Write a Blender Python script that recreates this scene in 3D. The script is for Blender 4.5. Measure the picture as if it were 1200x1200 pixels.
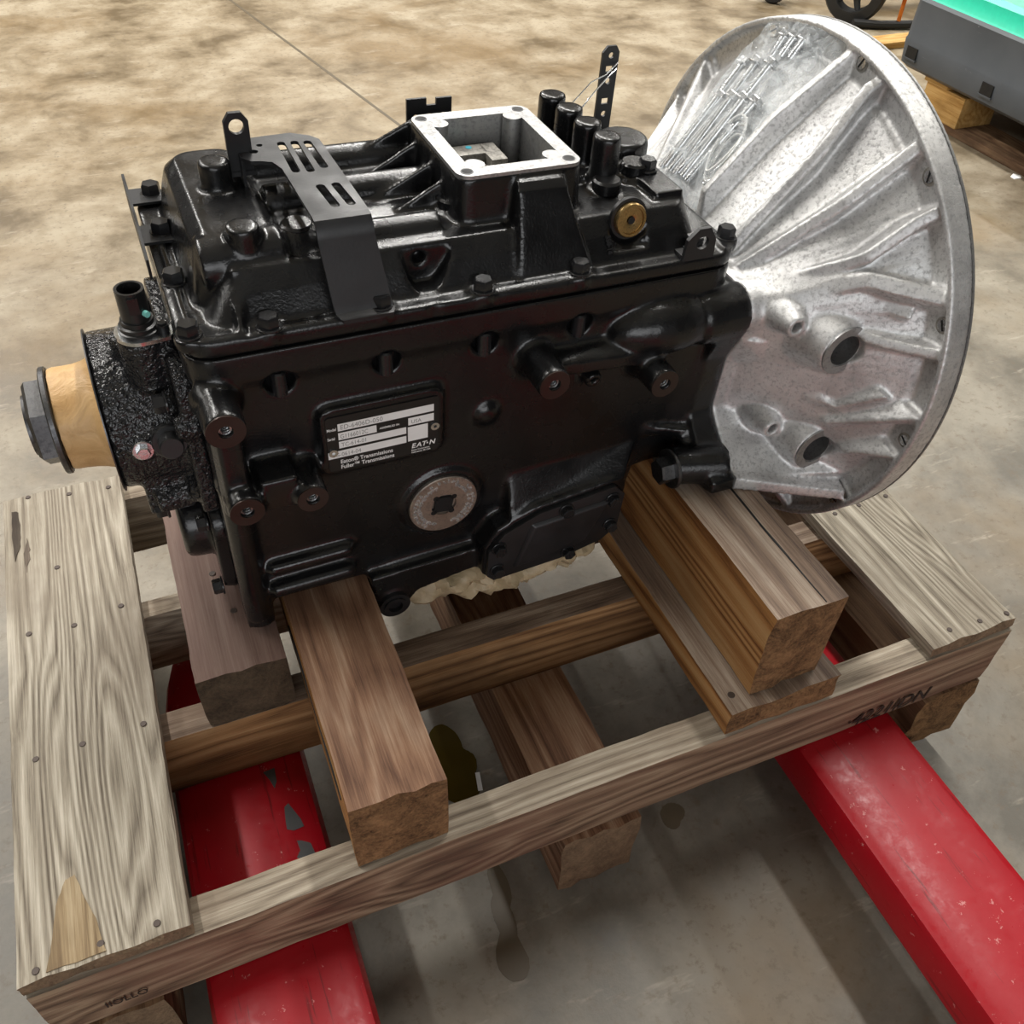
import bpy, bmesh, math, random
from mathutils import Vector, Matrix, Euler, noise
random.seed(7)
S = bpy.context.scene
for o in list(bpy.data.objects): bpy.data.objects.remove(o)
COL = S.collection
MM = 0.001
FZ = 0.265                     # height of the pallet deck's top above the floor (m)
def R(a): return math.radians(a)

# ------------------------------------------------------------------ camera
cam_d = bpy.data.cameras.new('camera'); cam = bpy.data.objects.new('camera', cam_d); COL.objects.link(cam)
rt = Vector((0.92291311, -0.38328493, 0.03638751)); up = Vector((0.24549464, 0.65865273, 0.71127278)); fw = Vector((0.29658687, 0.64751003, -0.70197364))
cm = Matrix((rt, up, -fw)).transposed().to_4x4(); cm.translation = Vector((0.252844, -0.372150, 0.811629 + FZ))
cam.matrix_world = cm
cam_d.sensor_width = 36.0; cam_d.sensor_fit = 'HORIZONTAL'; cam_d.lens = 36.0 * 1055.42 / 1200.0; cam_d.clip_start = 0.02
S.camera = cam
# ------------------------------------------------------------------ world and lamps of the hall
S.view_settings.view_transform = 'Standard'; S.view_settings.look = 'None'; S.view_settings.gamma = 1; S.view_settings.use_curve_mapping = False
S.view_settings.exposure = -0.3
w = bpy.data.worlds.new('hall'); S.world = w; w.use_nodes = True
w.node_tree.nodes['Background'].inputs[0].default_value = (1.0, 0.95, 0.88, 1); w.node_tree.nodes['Background'].inputs[1].default_value = 0.05
def lamp(name, loc, size, power, col=(1, 0.95, 0.87), target=None, rot=0):
    d = bpy.data.lights.new(name, 'AREA'); d.shape = 'RECTANGLE'; d.size, d.size_y = size; d.energy = power; d.color = col
    o = bpy.data.objects.new(name, d); COL.objects.link(o); o.location = loc
    if target: o.rotation_euler = (Vector(target) - Vector(loc)).to_track_quat('-Z', 'Y').to_euler()
    else: o.rotation_euler = (0, 0, rot)
    return o
for lx, ly, pw in ((-1.7, 5.0, 470), (2.2, 4.6, 520), (6.1, 4.6, 330), (-5.6, 4.6, 300)):          # long strip lamps running away from the camera
    lamp('ceiling_light', (lx, ly, 4.7), (0.22, 8.0), pw, (1, 0.975, 0.935))
lamp('front_fill_light', (-0.6, -5.6, 2.1), (5.0, 2.6), 180, (0.97, 0.985, 1.0), target=(0.4, 0.3, 0.6))      # unseen area light added behind the camera to fill the front faces

# ------------------------------------------------------------------ node helpers
def new_mat(name):
    m = bpy.data.materials.new(name); m.use_nodes = True; nt = m.node_tree
    return m, nt, nt.nodes['Principled BSDF']
def nd(nt, t, **kw):
    n = nt.nodes.new(t)
    for k, v in kw.items():
        if k.startswith('i_'): n.inputs[k[2:].replace('_', ' ')].default_value = v
        else: setattr(n, k, v)
    return n
def coords(nt, scale=(1, 1, 1), rand=True):
    tc = nd(nt, 'ShaderNodeTexCoord'); mp = nd(nt, 'ShaderNodeMapping'); mp.inputs['Scale'].default_value = scale
    nt.links.new(tc.outputs['Object'], mp.inputs['Vector'])
    if rand:
        oi = nd(nt, 'ShaderNodeObjectInfo'); ml = nd(nt, 'ShaderNodeMath', operation='MULTIPLY'); ml.inputs[1].default_value = 37.0
        nt.links.new(oi.outputs['Random'], ml.inputs[0]); cb = nd(nt, 'ShaderNodeCombineXYZ')
        for k in range(3): nt.links.new(ml.outputs[0], cb.inputs[k])
        nt.links.new(cb.outputs[0], mp.inputs['Location'])
    return mp.outputs['Vector']
def noi(nt, vec, scale, detail=4, rough=0.55, dist=0.0):
    n = nd(nt, 'ShaderNodeTexNoise'); n.inputs['Scale'].default_value = scale; n.inputs['Detail'].default_value = detail
    n.inputs['Roughness'].default_value = rough; n.inputs['Distortion'].default_value = dist
    nt.links.new(vec, n.inputs['Vector']); return n.outputs['Fac']
def ramp(nt, fac, stops, interp='LINEAR'):
    r = nd(nt, 'ShaderNodeValToRGB'); e = r.color_ramp.elements; r.color_ramp.interpolation = interp
    while len(e) < len(stops): e.new(0.5)
    for k, (p, c) in enumerate(stops):
        e[k].position = p; e[k].color = (c, c, c, 1) if isinstance(c, (int, float)) else (*c, 1)
    nt.links.new(fac, r.inputs['Fac']); return r.outputs['Color']
def mixc(nt, fac, a, b, mode='MIX'):
    m = nd(nt, 'ShaderNodeMix', data_type='RGBA', blend_type=mode)
    for sock, v in ((m.inputs[0], fac), (m.inputs[6], a), (m.inputs[7], b)):
        if hasattr(v, 'is_linked'): nt.links.new(v, sock)
        elif isinstance(v, (int, float)): sock.default_value = v
        else: sock.default_value = (*v, 1)
    return m.outputs[2]
def bump(nt, bs, h, strength=0.3, dist=0.001, prev=None):
    b = nd(nt, 'ShaderNodeBump'); b.inputs['Strength'].default_value = strength; b.inputs['Distance'].default_value = dist
    nt.links.new(h, b.inputs['Height'])
    if prev: nt.links.new(prev, b.inputs['Normal'])
    nt.links.new(b.outputs['Normal'], bs.inputs['Normal']); return b.outputs['Normal']

def paint(name, col, rough, peel=0.12, peel_scale=420, coarse=0.0, metal=0.0):
    m, nt, bs = new_mat(name); v = coords(nt, rand=False)
    n = noi(nt, v, peel_scale, 2); big = noi(nt, v, 26, 4)
    c = mixc(nt, big, tuple(x * 0.75 for x in col), tuple(x * 1.3 for x in col)); nt.links.new(c, bs.inputs['Base Color'])
    nt.links.new(ramp(nt, big, [(0.3, rough * 0.75), (0.7, min(1, rough * 1.35))]), bs.inputs['Roughness'])
    bs.inputs['Metallic'].default_value = metal
    p = bump(nt, bs, n, peel, 0.0006)
    if coarse: bump(nt, bs, noi(nt, v, 170, 2), coarse, 0.004, p)
    return m
M = {}
M['black'] = paint('gloss_black_paint', (0.0062, 0.0062, 0.0066), 0.25, 0.34)
M['black_rough'] = paint('lumpy_black_paint', (0.014, 0.014, 0.015), 0.2, 0.3, 300, 1.0)
M['black_satin'] = paint('satin_black_paint', (0.012, 0.012, 0.013), 0.42, 0.1)
M['bolt_black'] = paint('black_bolt_steel', (0.014, 0.014, 0.015), 0.26, 0.08)
M['hole'] = paint('dark_hole', (0.004, 0.004, 0.004), 0.6)
M['plastic'] = paint('black_plastic', (0.012, 0.012, 0.012), 0.3, 0.05)
M['primer'] = paint('machined_oiled_face', (0.05, 0.035, 0.03), 0.38, 0.1, metal=0.6)

def metal(name, c1, c2, rough, bscale=900, bstr=0.25, mott=18, metallic=1.0, contrast=(0.35, 0.7)):
    m, nt, bs = new_mat(name); v = coords(nt, rand=False)
    a = noi(nt, v, mott, 6, 0.65); b = noi(nt, v, bscale, 3, 0.6); s = noi(nt, v, 240, 4, 0.7)
    c = ramp(nt, a, [(contrast[0], c1), (contrast[1], c2)])
    c = mixc(nt, ramp(nt, s, [(0.36, 0.55), (0.5, 0.0)]), c, tuple(x * 0.55 for x in c1)); nt.links.new(c, bs.inputs['Base Color'])
    bs.inputs['Metallic'].default_value = metallic
    nt.links.new(ramp(nt, s, [(0.3, rough * 1.25), (0.7, rough * 0.85)]), bs.inputs['Roughness'])
    p = bump(nt, bs, b, bstr, 0.0006); bump(nt, bs, s, bstr * 0.8, 0.0008, p)
    return m
M['alu'] = metal('cast_aluminium', (0.52, 0.52, 0.52), (0.84, 0.84, 0.83), 0.5, 900, 0.4, 16, 0.8)
M['alu_face'] = metal('machined_aluminium', (0.36, 0.36, 0.36), (0.48, 0.48, 0.47), 0.5, 1500, 0.1, 12)
M['steel'] = metal('bright_steel', (0.55, 0.56, 0.57), (0.8, 0.81, 0.82), 0.25, 900, 0.05)
M['dark_steel'] = metal('dark_steel', (0.10, 0.10, 0.105), (0.17, 0.17, 0.17), 0.4, 600, 0.15)
M['zinc'] = metal('zinc_plate', (0.62, 0.64, 0.65), (0.9, 0.92, 0.93), 0.22, 700, 0.05)
M['grey_iron'] = metal('sandy_grey_steel', (0.22, 0.21, 0.19), (0.42, 0.40, 0.36), 0.55, 500, 0.4, 60, 0.7)
M['brass'] = metal('brass', (0.45, 0.30, 0.13), (0.62, 0.44, 0.2), 0.28, 900, 0.05)
M['plug'] = metal('tinned_plug', (0.50, 0.44, 0.39), (0.66, 0.59, 0.53), 0.42, 700, 0.15, 40)

def plain(name, col, rough=0.5, metallic=0.0, emit=None):
    m, nt, bs = new_mat(name); v = coords(nt, rand=False); n = noi(nt, v, 60, 3)
    nt.links.new(mixc(nt, n, tuple(x * 0.88 for x in col), tuple(min(1, x * 1.1) for x in col)), bs.inputs['Base Color'])
    bs.inputs['Roughness'].default_value = rough; bs.inputs['Metallic'].default_value = metallic
    return m
M['white_print'] = plain('white_print', (0.86, 0.86, 0.84), 0.45)
M['grey_print'] = plain('grey_print', (0.30, 0.30, 0.29), 0.5)
M['ink'] = plain('stamp_ink', (0.028, 0.016, 0.011), 0.8)
M['label_black'] = plain('label_black', (0.012, 0.012, 0.012), 0.3)
M['cyan'] = plain('cyan_paint_dot', (0.05, 0.42, 0.55), 0.4)
M['teal'] = plain('teal_dot', (0.25, 0.7, 0.62), 0.4)
M['bare'] = plain('bare_dark_metal', (0.05, 0.052, 0.055), 0.55)
M['wire'] = plain('pale_wire', (0.5, 0.5, 0.5), 0.4)
M['nail'] = plain('rusty_nail', (0.075, 0.055, 0.045), 0.55, 0.3)
M['mint'] = plain('mint_plastic', (0.03, 0.62, 0.40), 0.35)
M['mint_pale'] = plain('pale_mint_plastic', (0.16, 0.50, 0.37), 0.8)
M['rubber'] = plain('black_rubber', (0.015, 0.015, 0.015), 0.6)
M['orange'] = plain('orange_paint', (0.75, 0.2, 0.02), 0.4)
M['white_scrap'] = plain('white_scrap', (0.8, 0.8, 0.78), 0.6)

def wood(name, axis, cols, ring=30, rough=0.75, contrast=(0.34, 0.5, 0.66), bstr=0.4, stain=None, wave=0.30, knots=1.0):
    """long grain along axis: growth rings, fine fibres, streaks, knots and stains"""
    m, nt, bs = new_mat(name)
    sc = [1.0, 1.0, 1.0]; sc[axis] = 0.055; sc2 = [1.0, 1.0, 1.0]; sc2[axis] = 0.02
    v = coords(nt, tuple(sc)); vf = coords(nt, tuple(sc2)); v2 = coords(nt, (1, 1, 1)); sk = [1.0, 1.0, 1.0]; sk[axis] = 0.55; vk = coords(nt, tuple(sk))
    big = noi(nt, v, 11.0, 2, 0.45, 0.0)
    vo = nd(nt, 'ShaderNodeTexVoronoi'); vo.inputs['Scale'].default_value = 4.2; nt.links.new(vk, vo.inputs['Vector'])
    kn = ramp(nt, vo.outputs['Distance'], [(0.0, knots), (0.22, 0.35 * knots), (0.5, 0.0)])
    ad = nd(nt, 'ShaderNodeMath', operation='MULTIPLY_ADD'); ad.inputs[1].default_value = 0.22; nt.links.new(kn, ad.inputs[0]); nt.links.new(big, ad.inputs[2])
    ml = nd(nt, 'ShaderNodeMath', operation='MULTIPLY'); ml.inputs[1].default_value = ring; nt.links.new(ad.outputs[0], ml.inputs[0])
    fr = nd(nt, 'ShaderNodeMath', operation='PINGPONG'); fr.inputs[1].default_value = 1.0; nt.links.new(ml.outputs[0], fr.inputs[0])
    fine = noi(nt, vf, 520, 4, 0.8); mid = noi(nt, vf, 120, 4, 0.72)
    f = mixc(nt, wave, mid, fr.outputs[0]); f = mixc(nt, 0.42, f, fine)
    c = ramp(nt, f, [(contrast[0], cols[0]), (contrast[1], cols[1]), (contrast[2], cols[2])])
    st = noi(nt, vk, 5.0, 5, 0.65)
    c = mixc(nt, ramp(nt, st, [(0.47, 0.0), (0.66, 0.7)]), c, stain or tuple(x * 0.45 for x in cols[0]))
    c = mixc(nt, ramp(nt, vo.outputs['Distance'], [(0.03, 0.75 * knots), (0.085, 0.0)]), c, tuple(x * 0.5 for x in cols[0]))
    nt.links.new(c, bs.inputs['Base Color']); bs.inputs['Roughness'].default_value = rough
    bs.inputs['Specular IOR Level'].default_value = 0.3
    p = bump(nt, bs, f, bstr, 0.0022); bump(nt, bs, fine, bstr * 0.8, 0.001, p)
    return m
def endgrain(name, c1, c2):
    m, nt, bs = new_mat(name); v = coords(nt)
    a = noi(nt, v, 38, 6, 0.7, 0.6); b = noi(nt, v, 300, 3, 0.7)
    f = mixc(nt, 0.4, a, b); nt.links.new(ramp(nt, f, [(0.33, c1), (0.66, c2)]), bs.inputs['Base Color'])
    bs.inputs['Roughness'].default_value = 0.9; bs.inputs['Specular IOR Level'].default_value = 0.15
    p = bump(nt, bs, a, 0.8, 0.004); bump(nt, bs, b, 0.8, 0.002, p)
    return m
GREY = [(0.12, 0.095, 0.07), (0.36, 0.315, 0.245), (0.60, 0.545, 0.45)]
M['w_grey_y'] = wood('weathered_grey_board', 1, GREY, 58, stain=(0.22, 0.18, 0.135), bstr=0.6, wave=0.30)
M['w_grey_x'] = wood('weathered_grey_stringer', 0, [(0.13, 0.10, 0.075), (0.34, 0.285, 0.215), (0.56, 0.49, 0.39)], 34, stain=(0.22, 0.16, 0.11), bstr=0.55)
M['w_side_x'] = wood('brown_stringer_side', 0, [(0.09, 0.055, 0.035), (0.235, 0.155, 0.098), (0.37, 0.275, 0.18)], 28, stain=(0.17, 0.07, 0.05), wave=0.42)
M['w_tan_x'] = wood('tan_stringer', 0, [(0.10, 0.045, 0.018), (0.29, 0.15, 0.062), (0.42, 0.25, 0.12)], 26, wave=0.4, knots=0.6)
M['w_fresh_y'] = wood('fresh_split_wood', 1, [(0.15, 0.095, 0.05), (0.33, 0.24, 0.135), (0.50, 0.40, 0.26)], 26, 0.7, knots=0.0)
M['w_gouge_y'] = wood('dark_gouge', 1, [(0.06, 0.045, 0.035), (0.10, 0.08, 0.06), (0.18, 0.14, 0.11)], 26, 0.85, knots=0.0)
M['w_shaded_x'] = wood('shaded_brown_top', 0, [(0.075, 0.05, 0.035), (0.19, 0.13, 0.09), (0.33, 0.255, 0.19)], 30, 0.7)  # darker brown: the gearbox's shade painted into the stringer top
M['w_brown_y'] = wood('brown_timber', 1, [(0.10, 0.045, 0.024), (0.25, 0.135, 0.078), (0.40, 0.27, 0.18)], 24, 0.62, stain=(0.10, 0.05, 0.032))
M['w_honey_y'] = wood('honey_timber', 1, [(0.13, 0.045, 0.013), (0.36, 0.175, 0.058), (0.47, 0.28, 0.12)], 20, 0.55, stain=(0.26, 0.12, 0.04), wave=0.45)
M['w_worn_y'] = wood('worn_timber_top', 1, [(0.09, 0.06, 0.045), (0.25, 0.175, 0.125), (0.46, 0.38, 0.30)], 22, 0.6, stain=(0.115, 0.075, 0.055))
M['w_red_y'] = wood('reddish_block', 1, [(0.12, 0.068, 0.053), (0.185, 0.118, 0.095), (0.25, 0.175, 0.142)], 14, 0.7, bstr=0.12, stain=(0.15, 0.095, 0.08), wave=0.15)
M['w_dark_y'] = wood('dark_runner', 1, [(0.09, 0.045, 0.022), (0.21, 0.12, 0.065), (0.31, 0.20, 0.115)], 24)
M['w_pine_y'] = wood('pine_pallet', 1, [(0.34, 0.17, 0.04), (0.56, 0.33, 0.11), (0.66, 0.44, 0.18)], 20)
M['w_pine_x'] = wood('pine_board', 0, [(0.34, 0.17, 0.04), (0.56, 0.33, 0.11), (0.66, 0.44, 0.18)], 20)
M['end_brown'] = endgrain('brown_end_grain', (0.035, 0.018, 0.010), (0.33, 0.19, 0.09))
M['end_dark'] = endgrain('dark_end_grain', (0.035, 0.026, 0.018), (0.12, 0.085, 0.055))
M['end_grey'] = endgrain('grey_end_grain', (0.10, 0.07, 0.045), (0.30, 0.21, 0.13))

def mk_red():
    m, nt, bs = new_mat('red_enamel'); v = coords(nt, rand=False); vs = coords(nt, (1.0, 0.06, 1.0), rand=False)
    a = noi(nt, v, 9, 4); sc = noi(nt, vs, 130, 3, 0.8); sp = noi(nt, v, 75, 5, 0.75)
    c = mixc(nt, a, (0.30, 0.0015, 0.007), (0.44, 0.004, 0.015))
    c = mixc(nt, ramp(nt, sc, [(0.60, 0.0), (0.66, 0.6)]), c, (0.10, 0.003, 0.005))
    c = mixc(nt, ramp(nt, sp, [(0.645, 0.0), (0.675, 0.75)]), c, (0.62, 0.26, 0.25))
    nt.links.new(c, bs.inputs['Base Color'])
    nt.links.new(ramp(nt, sp, [(0.3, 0.26), (0.6, 0.46)]), bs.inputs['Roughness']); bs.inputs['Specular IOR Level'].default_value = 0.4; bump(nt, bs, sp, 0.12, 0.001)
    return m
M['red'] = mk_red()
def mk_floor():
    m, nt, bs = new_mat('old_sealed_concrete'); v = coords(nt, rand=False)
    a = noi(nt, v, 1.1, 6, 0.65, 0.15); b = noi(nt, v, 4.2, 8, 0.68, 0.2); d = noi(nt, v, 60, 5, 0.7); e = noi(nt, coords(nt, (0.25, 1.0, 1), False), 26, 4, 0.75)
    c = ramp(nt, b, [(0.36, (0.135, 0.098, 0.053)), (0.49, (0.265, 0.208, 0.13)), (0.62, (0.375, 0.315, 0.22))])
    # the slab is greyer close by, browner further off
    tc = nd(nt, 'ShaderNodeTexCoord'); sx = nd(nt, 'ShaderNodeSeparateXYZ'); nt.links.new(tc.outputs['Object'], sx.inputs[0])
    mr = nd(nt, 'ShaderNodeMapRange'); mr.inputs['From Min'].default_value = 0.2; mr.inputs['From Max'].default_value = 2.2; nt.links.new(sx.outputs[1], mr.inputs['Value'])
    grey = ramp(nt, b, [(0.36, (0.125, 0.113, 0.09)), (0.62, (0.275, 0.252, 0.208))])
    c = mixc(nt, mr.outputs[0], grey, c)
    c = mixc(nt, ramp(nt, a, [(0.50, 0.0), (0.64, 0.6)]), c, (0.21, 0.135, 0.055))
    c = mixc(nt, ramp(nt, e, [(0.60, 0.0), (0.72, 0.35)]), c, (0.58, 0.52, 0.42))
    c = mixc(nt, ramp(nt, d, [(0.33, 0.6), (0.46, 0.0)]), c, (0.15, 0.11, 0.07))
    nt.links.new(c, bs.inputs['Base Color'])
    nt.links.new(ramp(nt, b, [(0.3, 0.36), (0.7, 0.58)]), bs.inputs['Roughness'])
    p = bump(nt, bs, d, 0.15, 0.002); bump(nt, bs, b, 0.1, 0.01, p)
    return m
M['floor'] = mk_floor()
def mk_oil():
    m, nt, bs = new_mat('spilt_oil'); v = coords(nt, rand=False)
    nt.links.new(mixc(nt, noi(nt, v, 20, 3), (0.05, 0.034, 0.004), (0.085, 0.06, 0.01)), bs.inputs['Base Color']); bs.inputs['Roughness'].default_value = 0.12
    return m
M['oil'] = mk_oil()
def mk_stain():
    m, nt, bs = new_mat('damp_stain'); v = coords(nt, rand=False)
    nt.links.new(mixc(nt, noi(nt, v, 25, 4), (0.10, 0.08, 0.05), (0.15, 0.12, 0.08)), bs.inputs['Base Color']); bs.inputs['Roughness'].default_value = 0.4
    return m
M['stain'] = mk_stain()
def mk_paper(name, c1, c2, tr=0.0):
    m, nt, bs = new_mat(name); v = coords(nt, rand=False)
    a = noi(nt, v, 35, 5, 0.65, 1.2)
    nt.links.new(ramp(nt, a, [(0.3, c1), (0.7, c2)]), bs.inputs['Base Color']); bs.inputs['Roughness'].default_value = 0.5
    bump(nt, bs, a, 0.6, 0.004)
    return m
M['kraft'] = mk_paper('kraft_paper', (0.34, 0.26, 0.145), (0.58, 0.47, 0.30))
M['tape'] = mk_paper('tan_masking_wrap', (0.50, 0.29, 0.11), (0.72, 0.47, 0.22))
def mk_bag():
    m, nt, bs = new_mat('clear_plastic_film'); out = nt.nodes['Material Output']; v = coords(nt, rand=False)
    n = noi(nt, v, 45, 5, 0.7, 1.5); f = ramp(nt, n, [(0.38, 0.07), (0.66, 0.50)])
    bs.inputs['Base Color'].default_value = (0.82, 0.87, 0.90, 1); bs.inputs['Roughness'].default_value = 0.10
    bump(nt, bs, n, 0.4, 0.006)
    tr = nd(nt, 'ShaderNodeBsdfTransparent'); mx = nd(nt, 'ShaderNodeMixShader')
    nt.links.new(f, mx.inputs[0]); nt.links.new(tr.outputs[0], mx.inputs[1]); nt.links.new(bs.outputs[0], mx.inputs[2]); nt.links.new(mx.outputs[0], out.inputs['Surface'])
    return m
M['film'] = mk_bag()
def mk_scuffed(name, c1, c2):
    m, nt, bs = new_mat(name); v = coords(nt, rand=False); s = noi(nt, coords(nt, (1, 0.4, 3), False), 14, 6, 0.8, 1.0)
    c = ramp(nt, noi(nt, v, 5, 4), [(0.3, c1), (0.7, c2)]); c = mixc(nt, ramp(nt, s, [(0.66, 0.0), (0.72, 0.6)]), c, (0.45, 0.47, 0.48))
    nt.links.new(c, bs.inputs['Base Color']); bs.inputs['Roughness'].default_value = 0.5
    return m
M['bumper'] = mk_scuffed('scuffed_grey_plastic', (0.060, 0.068, 0.078), (0.085, 0.094, 0.105))

# ------------------------------------------------------------------ mesh helper
class MB:
    """collects solids in millimetres, builds ONE mesh object"""
    def __init__(s): s.v = []; s.f = []; s.mi = []
    def add(s, vs, fs, mi=0):
        b = len(s.v); s.v += [Vector(p) for p in vs]
        s.f += [tuple(b + i for i in f) for f in fs]; s.mi += [mi] * len(fs); return s
    def box(s, x0, x1, y0, y1, z0, z1, mi=0, rot=None, at=None):
        vs = [Vector((x, y, z)) for z in (z0, z1) for y in (y0, y1) for x in (x0, x1)]
        if rot:
            c = Vector(at) if at else sum(vs, Vector()) / 8
            vs = [c + rot @ (p - c) for p in vs]
        return s.add(vs, [(0, 2, 3, 1), (4, 5, 7, 6), (0, 1, 5, 4), (1, 3, 7, 5), (3, 2, 6, 7), (2, 0, 4, 6)], mi)
    def hull8(s, a, b, mi=0):
        """two quads (each 4 points, same turn) joined into a solid"""
        return s.loft([a, b], mi)
    def loft(s, rings, mi=0, caps=True):
        n = len(rings[0]); vs = [p for r in rings for p in r]; fs = []
        for k in range(len(rings) - 1):
            for i in range(n):
                j = (i + 1) % n; fs.append((k * n + i, k * n + j, (k + 1) * n + j, (k + 1) * n + i))
        if caps: fs.append(tuple(range(n))[::-1]); fs.append(tuple((len(rings) - 1) * n + i for i in range(n)))
        return s.add(vs, fs, mi)
    def ring_pts(s, c, ax, r, n, ph=0.0):
        ax = Vector(ax).normalized(); u = ax.orthogonal().normalized()
        if abs(ax.x) > 0.9: u = Vector((0, 1, 0))
        elif abs(ax.y) > 0.9: u = Vector((0, 0, 1))
        elif abs(ax.z) > 0.9: u = Vector((1, 0, 0))
        u = (u - ax * u.dot(ax)).normalized(); w_ = ax.cross(u)
        return [Vector(c) + (u * math.cos(ph + 2 * math.pi * i / n) + w_ * math.sin(ph + 2 * math.pi * i / n)) * r for i in range(n)]
    def cyl(s, p0, p1, r0, r1=None, n=24, ch=0.0, mi=0, ph=0.0):
        r1 = r0 if r1 is None else r1; p0 = Vector(p0); p1 = Vector(p1); ax = (p1 - p0).normalized()
        rings = []
        if ch: rings.append(s.ring_pts(p0, ax, r0 - ch, n, ph)); rings.append(s.ring_pts(p0 + ax * ch, ax, r0, n, ph))
        else: rings.append(s.ring_pts(p0, ax, r0, n, ph))
        if ch: rings.append(s.ring_pts(p1 - ax * ch, ax, r1, n, ph)); rings.append(s.ring_pts(p1, ax, r1 - ch, n, ph))
        else: rings.append(s.ring_pts(p1, ax, r1, n, ph))
        return s.loft(rings, mi)
    def tube(s, p0, p1, ro, ri, n=32, mi=0):
        p0 = Vector(p0); p1 = Vector(p1); ax = p1 - p0
        a, b, c, d = (s.ring_pts(p0, ax, ro, n), s.ring_pts(p1, ax, ro, n), s.ring_pts(p1, ax, ri, n), s.ring_pts(p0, ax, ri, n))
        return s.loft([a, b, c, d, a], mi, caps=False)
    def lathe(s, base, ax, prof, n=40, mi=0):
        ax = Vector(ax).normalized()
        return s.loft([s.ring_pts(Vector(base) + ax * h, ax, max(r, 0.05), n) for h, r in prof], mi)
    def prism(s, poly, axis, a, b, mi=0):
        """poly in the plane normal to axis: x -> (y,z), y -> (x,z), z -> (x,y)"""
        f = {'x': lambda p, t: (t, p[0], p[1]), 'y': lambda p, t: (p[0], t, p[1]), 'z': lambda p, t: (p[0], p[1], t)}[axis]
        return s.loft([[f(p, a) for p in poly], [f(p, b) for p in poly]], mi)
    def sphere(s, c, rx, ry, rz, n=20, m=12, mi=0):
        c = Vector(c); rings = []
        for k in range(m + 1):
            t = -math.pi / 2 + math.pi * (k + 0.02 if k == 0 else (k - 0.02 if k == m else k)) / m
            rings.append([c + Vector((rx * math.cos(t) * math.cos(2 * math.pi * i / n), ry * math.cos(t) * math.sin(2 * math.pi * i / n), rz * math.sin(t))) for i in range(n)])
        return s.loft(rings, mi)
    def pipe(s, pts, r, n=8, mi=0):
        pts = [Vector(p) for p in pts]; rings = []
        u = None
        for i, p in enumerate(pts):
            t = (pts[min(i + 1, len(pts) - 1)] - pts[max(i - 1, 0)]).normalized()
            u = t.orthogonal().normalized() if u is None else (u - t * u.dot(t)).normalized()
            w_ = t.cross(u); rr = r[i] if isinstance(r, (list, tuple)) else r
            rings.append([p + (u * math.cos(2 * math.pi * k / n) + w_ * math.sin(2 * math.pi * k / n)) * rr for k in range(n)])
        return s.loft(rings, mi)
    def hex(s, c, ax, r, h, flange=True, mi=0, ph=0.3):
        """hex bolt head with washer face; c at its seat, ax points out"""
        c = Vector(c); ax = Vector(ax).normalized(); b = 0
        if flange: s.cyl(c, c + ax * h * 0.22, r * 1.22, n=20, ch=h * 0.06, mi=mi); b = h * 0.2
        rg = [s.ring_pts(c + ax * b, ax, r, 6, ph), s.ring_pts(c + ax * (h * 0.86), ax, r, 6, ph), s.ring_pts(c + ax * h, ax, r * 0.86, 6, ph)]
        return s.loft(rg, mi)
    def build(s, name, mats, parent=None, off=None, smooth=None, bevel=0, remesh=0, relax=0, cut=None, weld=False, sub=0):
        off = Vector(off or (0, 0, 0))
        me = bpy.data.meshes.new(name); me.from_pydata([(p - off) * MM for p in s.v], [], s.f)
        mats = mats if isinstance(mats, (list, tuple)) else [mats]
        for m in mats: me.materials.append(m)
        for p, k in zip(me.polygons, s.mi): p.material_index = k
        bm = bmesh.new(); bm.from_mesh(me)
        if weld: bmesh.ops.remove_doubles(bm, verts=bm.verts, dist=1e-6)
        bmesh.ops.recalc_face_normals(bm, faces=bm.faces)
        if bevel:
            es = [e for e in bm.edges if len(e.link_faces) == 2 and e.calc_face_angle(0) > R(28)]
            bmesh.ops.bevel(bm, geom=es, offset=bevel * MM, segments=2, profile=0.6, affect='EDGES', clamp_overlap=True)
        bm.to_mesh(me); bm.free()
        o = bpy.data.objects.new(name, me); COL.objects.link(o)
        if remesh:
            bake(o, remesh, relax, cut, off)
            me = o.data
        if smooth is None: smooth = 35
        if remesh: smooth = 60
        if smooth:
            me.shade_smooth() if hasattr(me, 'shade_smooth') else [setattr(p, 'use_smooth', True) for p in me.polygons]
            try: me.set_sharp_from_angle(angle=R(smooth))
            except Exception: pass
        if parent: o.parent = parent
        return o
def bake(o, voxel, relax, cut, off):
    """voxel union of the solids, cut the pockets, relax the edges: a casting's fillets"""
    r = o.modifiers.new('r', 'REMESH'); r.mode = 'VOXEL'; r.voxel_size = voxel * MM
    co = None
    if cut:
        co = cut.build('cutter', M['black'], off=off, smooth=0)
        rc = co.modifiers.new('r', 'REMESH'); rc.mode = 'VOXEL'; rc.voxel_size = min(voxel, 1.6) * MM
        b = o.modifiers.new('b', 'BOOLEAN'); b.operation = 'DIFFERENCE'; b.object = co; b.solver = 'EXACT' ; b.use_self = False
        r2 = o.modifiers.new('r2', 'REMESH'); r2.mode = 'VOXEL'; r2.voxel_size = voxel * MM
    if relax:
        sm = o.modifiers.new('s', 'SMOOTH'); sm.factor = 0.5; sm.iterations = relax
    dg = bpy.context.evaluated_depsgraph_get(); dg.update()
    me = bpy.data.meshes.new_from_object(o.evaluated_get(dg)); old = o.data; mats = list(old.materials)
    o.modifiers.clear(); o.data = me
    if not me.materials:
        for m in mats: me.materials.append(m)
    bpy.data.meshes.remove(old)
    if co: d = co.data; bpy.data.objects.remove(co); bpy.data.meshes.remove(d)
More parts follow.
